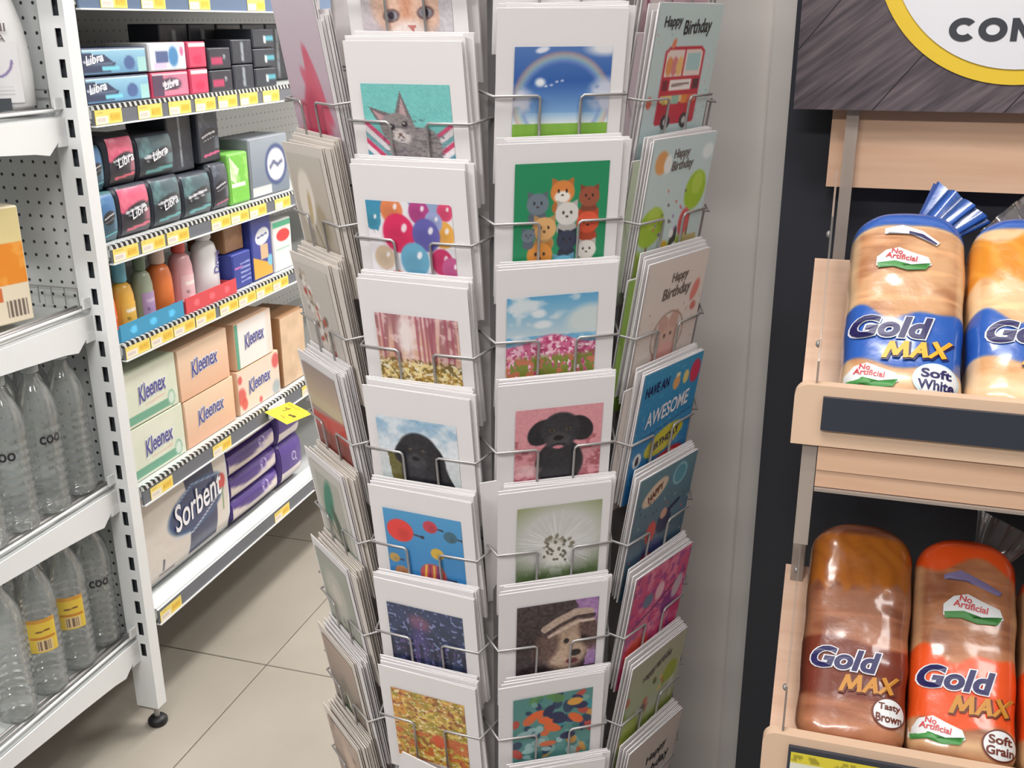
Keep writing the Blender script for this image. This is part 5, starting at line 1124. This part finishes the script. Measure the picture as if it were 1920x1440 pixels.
def a_tub(x, y):
    h = float(y.max()); a = Art(x, y, (226, 224, 220)); a.rect(0, 0, 1, .12 * h, (90, 190, 150)); a.ell(.55, .3 * h, .38, .13 * h, (214, 60, 60), 0, .15); a.rect(.1, .55 * h, .9, .6 * h, (170, 200, 190)); return a
goods('wipes_pack', 'dark blue wipes pack under the plain brown carton', 'pack', 2.086, 2.172, Z3, .085, .10, a_bluewipe, PACK_BLUE, r=.004)
goods('shelf_carton', 'plain brown corrugated carton on the dark blue wipes', 'carton', 2.086, 2.172, Z3 + .086, .062, .10, a_brown, CARD_BROWN, front=-1.335)
goods('wipes_pack', 'blue and yellow pack with a white oval emblem', 'pack', 2.176, 2.274, Z3, .152, .08, a_yellowblue, PACK_BLUE, r=.004)
goods('wipes_pack', 'white pack with red oval and green top edge', 'pack', 2.278, 2.376, Z3, .130, .08, a_tub, PACK_WHITE, r=.004)
# tissue boxes
def a_mint(x, y):
    h = float(y.max()); a = Art(x, y, (214, 220, 200)); a.fill(np.clip((a.n(3, 3, 341) - .45) * 3, 0, .6), (226, 226, 212)); a.rect(0, .80 * h, .84, .95 * h, (110, 166, 140)); a.ell(.86, .82 * h, .075, .16 * h, (140, 184, 160), 0, .1); a.ell(.86, .82 * h, .055, .12 * h, (206, 222, 208), 0, .2); a.line([(.35, .70 * h), (.75, .68 * h)], .02, (220, 190, 170)); return a
def a_peach(x, y): h = float(y.max()); a = Art(x, y, (228, 198, 168)); a.grad(0, (232, 206, 180), h, (224, 176, 146)); return a
def a_whitegreen(x, y): h = float(y.max()); a = Art(x, y, (232, 226, 224)); a.rect(0, 0, .08, h, (90, 160, 136)); a.fill(np.clip((a.x - .8) * 4, 0, .4), (226, 190, 170)); return a
def a_floral(x, y):
    h = float(y.max()); a = Art(x, y, (230, 208, 194)); rng = random.Random(6)
    for cx, cy, r in ((.06, .6, .10), (.12, .8, .07), (.92, .2, .09), (.05, .2, .05), (.5, .92, .04)): a.ell(cx, cy * h, r, r * 1.1, (206, 76, 76), 0, .4, .85)
    a.ell(.9, .85 * h, .10, .1, (150, 170, 176), 0, .5, .8); return a
def kleen(w, h): return [('Kleenex', w * .52, h * .30, LETTER_WHITE, 0, h * .56, .06, 4, .12), ('Kleenex', w * .52, h * .30, LETTER_PURPLE, 0, h * .56, .012, 4, .12)]
def tissue(label, y0, y1, z, art, m, h=.117, d=.115, **kw):
    t = goods('tissue_box', label, 'tissue box', y0, y1, z, h, d, art, m, r=.002, nx=60, edge=.002, **kw)
    w = y1 - y0
    for k, (b, lw, lh, mm, lx, lz, bo, ro, ac) in enumerate(kleen(w, h)): lettering(b, lw, lh, mm, t, lx, lz, -.0003 - .0006 * k, bold=bo, shear=.25, rot=ro, arc=ac)
    return t
tissue('mint green tissue box beside the post, lower of two', 1.650, 1.836, Z4, a_mint, PACK_MINT); tissue('mint green tissue box beside the post, upper of two', 1.650, 1.830, Z4 + .118, a_mint, PACK_MINT)
tissue('peach tissue box standing on the shelf under another peach one', 1.840, 2.044, Z4, a_peach, PACK_CREAM, h=.112); tissue('peach tissue box stacked on another peach one', 1.834, 2.036, Z4 + .113, a_peach, PACK_CREAM, h=.120)
tissue('floral cream tissue box with red blooms', 2.060, 2.262, Z4, a_floral, PACK_CREAM, h=.112); tissue('white tissue box with green side on the floral one', 2.066, 2.240, Z4 + .113, a_whitegreen, PACK_CREAM, h=.116)
goods('tissue_box', 'plain tan tissue carton beyond the floral box', 'tissue box', 2.276, 2.408, Z4, .190, .12, lambda x, y: Art(x, y, (206, 178, 148)).speckle(.06, 4, 351), CARD_BROWN)
goods('shelf_carton', 'dark green carton pushed to the back above the mint tissue boxes', 'carton', 1.66, 1.90, Z4 + .2365, .028, .14, lambda x, y: Art(x, y, (70, 104, 92)), flatm('carton_green', (66, 100, 90)), front=-1.37)
# paper rolls
def a_toilet(x, y):
    h = float(y.max()); a = Art(x, y, (222, 214, 206)); a.fill(np.clip((a.n(3, 5, 361) - .5) * 3, 0, .5), (206, 196, 188)); a.rect(.48, .04 * h, .84, .98 * h, (52, 60, 96)); a.ell(.60, .46 * h, .36, .24 * h, (52, 86, 128), -4, .12); a.ell(.60, .46 * h, .33, .21 * h, (60, 70, 108), -4, .1); a.line([(.30, .66 * h), (.5, .72 * h), (.88, .52 * h)], .012, (196, 206, 220)); a.line([(.32, .34 * h), (.55, .22 * h), (.9, .30 * h)], .010, (150, 170, 200))
    a.ell(.93, .42 * h, .05, .09 * h, (206, 64, 64), 0, .2); a.line([(.93, .5 * h), (.93, .74 * h)], .02, (120, 150, 100)); a.rect(.16, .80 * h, .19, .92 * h, (90, 84, 100)); a.line([(.14, .95 * h), (.3, .96 * h)], .02, (150, 140, 150)); return a
goods('toilet_paper_pack', 'large white toilet roll pack with navy and red print', 'toilet paper', 1.660, 2.008, Z5 + .013, .244, .20, a_toilet, PACK_WHITE, puff=.010, r=.01, nx=90, m_ink=INK_FILM, front=-1.335, words=[('Sorbent', .19, .062, LETTER_WHITE, .030, .140, .012, 6)])
def a_purple(ph):
    def f(x, y):
        h = float(y.max()); a = Art(x, y, (80, 58, 134)); a.fill(np.clip((a.y - .36 * h + .24 * h * np.sin(a.x * 4.4 + 2.6 + ph)) * 40, 0, 1), (220, 210, 204)); a.fill(np.clip((a.y - .92 * h + .14 * h * np.sin(a.x * 4.4 + 2.6 + ph)) * 40, 0, 1), (84, 62, 138)); a.ring(.72, .32 * h, .06, .02, (190, 178, 220)); a.fill(np.clip((a.n(4, 4, 371) - .6) * 4, 0, .5), (120, 100, 170)); return a
    return f
for k in range(4): goods('toilet_paper_pack', 'purple and white wavy toilet roll pack, %s in a stack of four' % ('lowest', 'second lowest', 'second highest', 'highest')[k], 'toilet paper', 2.014, 2.246, Z5 + .013 + .061 * k, .060, .18, a_purple(.3 * k), PACK_PURPLE, puff=.005, r=.006, m_ink=INK_FILM, front=-1.34)
def a_purpleq(x, y): h = float(y.max()); a = Art(x, y, (82, 60, 140)); a.rect(0, .72 * h, 1, h, (214, 206, 206)); a.ring(.6, .42 * h, .10, .03, (206, 196, 230)); a.line([(.66, .5 * h), (.74, .58 * h)], .03, (206, 196, 230)); return a
for k in range(2): goods('toilet_paper_pack', 'deep purple pack with pale ring emblem, %s of two' % ('lower', 'upper')[k], 'toilet paper', 2.252, 2.372, Z5 + .013 + .115 * k, .113, .18, a_purpleq, PACK_PURPLE, puff=.004, r=.006, m_ink=INK_FILM, front=-1.335)

# ------------------------------------------------------------------ goods on the end bay
def bottle_meshes():
    r = .0365; prof = [(r * .72, 0.0), (r * .95, .004), (r, .016)]; z = .02
    while z < .165:
        prof += [(r, z), (r * .94, z + .005), (r * .94, z + .007), (r, z + .012)]; z += .016
    prof += [(r, .185), (r * .97, .20), (r * .86, .222), (r * .62, .245), (r * .40, .258), (.0135, .264), (.0135, .272)]
    b = MB().lathe(prof, 32); c = MB().lathe([(.0148, .2725), (.0152, .274), (.0152, .288), (.0135, .2905)], 20)
    return mesh_of('body', b.v, b.f, PET, True), mesh_of('cap', c.v, c.f, mat('clear_white_cap', rgb(206, 214, 216), .3), True)
BODY, CAP = bottle_meshes()
def a_waterlabel(x, y):
    h = float(y.max()); a = Art(x, y, (222, 190, 70)); a.rect(0, 0, 1, .12 * h, (206, 150, 60)); a.line([(.3, .38 * h), (.75, .34 * h)], .06, (110, 70, 50)); a.rect(.05, .52 * h, .95, .60 * h, (196, 130, 50)); a.rect(.25, .64 * h, .8, .95 * h, (226, 200, 150))
    for k in range(9): a.rect(.30 + .05 * k, .66 * h, .32 + .05 * k + .01 * (k % 3), .93 * h, (120, 96, 80))
    return a
def curved_label(w, h, r, art, nx, name='label', m=INK_FILM):
    me = sheet_mesh(name, w, h, nx, max(8, int(nx * h / w)), art, m); co = np.zeros(len(me.vertices) * 3); me.vertices.foreach_get('co', co); co = co.reshape(-1, 3)
    th = co[:, 0] / r; co[:, 0] = r * np.sin(th); co[:, 1] = -r * np.cos(th); me.vertices.foreach_set('co', co.ravel()); me.update(); return me
WLABEL = curved_label(.052, .070, .0374, a_waterlabel, 30)
PALE_LABEL = clear_material('frosted_label', (0.9, 0.94, 0.93), 0.02, 0.35, rgb(200, 214, 212))
def letters_round(body, w, h, m, parent, z, r, ang):
    vs, fs = text_flat(body, .02, 0.0, 1.0); mn = vs.min(0); mx = vs.max(0); p = (vs - (mn + mx) / 2) / (mx - mn) * np.array([w, h]); th = p[:, 0] / r + R(ang)
    return link(bpy.data.objects.new('lettering', mesh_of('lettering', np.stack([r * np.sin(th), -r * np.cos(th), p[:, 1] + z], -1), fs, m)), parent)
def water_bottle(label, x, y, z, kind, turn):
    t = thing('water_bottle', label, 'bottle', (x, y, z), (0, 0, R(turn)), 'clear water bottles on the end bay')
    link(bpy.data.objects.new('body', BODY), t); link(bpy.data.objects.new('cap', CAP), t)
    if kind == 'yellow': link(bpy.data.objects.new('label', WLABEL), t, (0, 0, .098))
    if kind == 'letters': letters_round('coo', .040, .016, LETTER_BLACK, t, .150, .0376, 0)
    return t
zb = END_Z[2] + .0045
W3 = [(-1.356, 1.530, None, 40), (-1.352, 1.448, 'letters', 70), (-1.354, 1.368, 'letters', 32), (-1.354, 1.288, None, 30)]
for k, (x, y, kd, tn) in enumerate(W3): water_bottle(('clear ridged water bottle, plain, in the corner of the upper bottle shelf', 'clear ridged water bottle with dark letters beside the plain corner bottle', 'clear ridged water bottle with dark letters, second from the upper corner bottle', 'plain clear water bottle at the open end of the upper bottle shelf')[k], x, y, zb, kd, tn)
for k in range(4): water_bottle('clear water bottle in the second file of the upper bottle shelf', -1.436, 1.535 - .080 * k, zb, None, 20)
zb = END_Z[3] + .0045
W4 = [(-1.366, 1.545, 'letters', 55), (-1.360, 1.462, 'yellow', 42), (-1.360, 1.378, 'yellow', 48), (-1.358, 1.290, None, 40)]
for k, (x, y, kd, tn) in enumerate(W4): water_bottle(('clear water bottle with dark letters in the corner of the lowest shelf', 'clear water bottle with yellow barcode label beside the lettered corner bottle', 'clear water bottle with yellow barcode label, second from the lettered corner bottle', 'plain clear water bottle at the open end of the lowest shelf')[k], x, y, zb, kd, tn)
for k in range(4): water_bottle('clear water bottle in the second file of the lowest shelf', -1.442, 1.54 - .082 * k, zb, None, 20)
# white detergent style bottles on the upper end shelf
def white_bottle(label, x, y, turn, words):
    t = thing('white_bottle', label, 'bottle', (x, y, END_Z[0] + .0045), (0, 0, R(turn)), 'white plastic bottles on the end bay')
    prof = [(.050, 0), (.056, .006), (.058, .06), (.056, .10), (.051, .14), (.042, .175), (.028, .205), (.016, .222), (.015, .235)]
    MB().lathe(prof, 36, 1.0, .62).build('body', flatm('white_bottle_plastic', (226, 226, 226), .3), t, True)
    MB().lathe([(.020, .2355), (.021, .24), (.021, .265), (.018, .27)], 20).build('cap', CAP_WHITE, t, True)
    def lab(xx, yy): a = Art(xx, yy, (226, 226, 228)); hh = float(yy.max()); a.ring(.45, .30 * hh, .38, .06, (140, 126, 170)); a.fill((a.y < .30 * hh) * 1.0, (226, 226, 228)); [a.line([(.2, (.74 + .06 * k) * hh), (.8, (.74 + .06 * k) * hh)], .012, (180, 180, 184)) for k in range(3)]; return a
    me = sheet_mesh('label', .072, .10, 40, 50, lab, INK_FILM); co = np.zeros(len(me.vertices) * 3); me.vertices.foreach_get('co', co); co = co.reshape(-1, 3); co[:, 1] = -.0586 * .62 * np.sqrt(np.clip(1 - (co[:, 0] / .058) ** 2, 0, 1)) - .0006; me.vertices.foreach_set('co', co.ravel()); me.update(); link(bpy.data.objects.new('label', me), t, (0, 0, .012))
    for (b, w, h, lx, lz) in words: lettering(b, w, h, LETTER_GREYBROWN, t, lx, lz, -.0372, bold=.01, rot=0)
    MB().box(-.014, .014, -.0385, -.0345, 0.0, .020).build('base_tab', SLOT_SHADE_TAB_GREY, t)
    return t
white_bottle('white plastic bottle with grey lettering in the corner of the upper end shelf', -1.392, 1.526, 46, [('NI', .018, .013, .012, .135), ('RA', .020, .011, .008, .118)])
white_bottle('white plastic bottle with plain label beside the lettered bottle', -1.392, 1.405, 46, [])
white_bottle('white plastic bottle in the second row behind the lettered one', -1.515, 1.53, 46, [])
# orange and cream carton on the second end shelf
def a_orangebag(x, y):
    h = float(y.max()); a = Art(x, y, (226, 214, 190)); a.rect(0, 0, 1, .30 * h, (222, 206, 150)); a.rect(0, .30 * h, 1, .66 * h, (228, 140, 46)); a.fill(np.clip((a.n(4, 4, 381) - .5) * 4, 0, .5) * ((a.y > .3 * h) & (a.y < .66 * h)), (240, 176, 90)); a.rect(.05, .68 * h, .5, .8 * h, (206, 110, 60))
    for k in range(10): a.rect(.55 + .04 * k, .80 * h, .57 + .04 * k + .012 * (k % 2), .95 * h, (110, 96, 90))
    return a
t = thing('snack_carton', 'cream and orange carton with barcode on the second end shelf', 'carton', (-1.366, 1.430, END_Z[1] + .0045), (0, 0, R(72)))
soft_box('body', .105, .07, .205, .004, flatm('carton_cream', (222, 208, 180), .5), t, (0, .001, 0)); sheet('front_print', .099, .199, 40, 80, a_orangebag, INK_BOX, t, (0, .0004, .003))
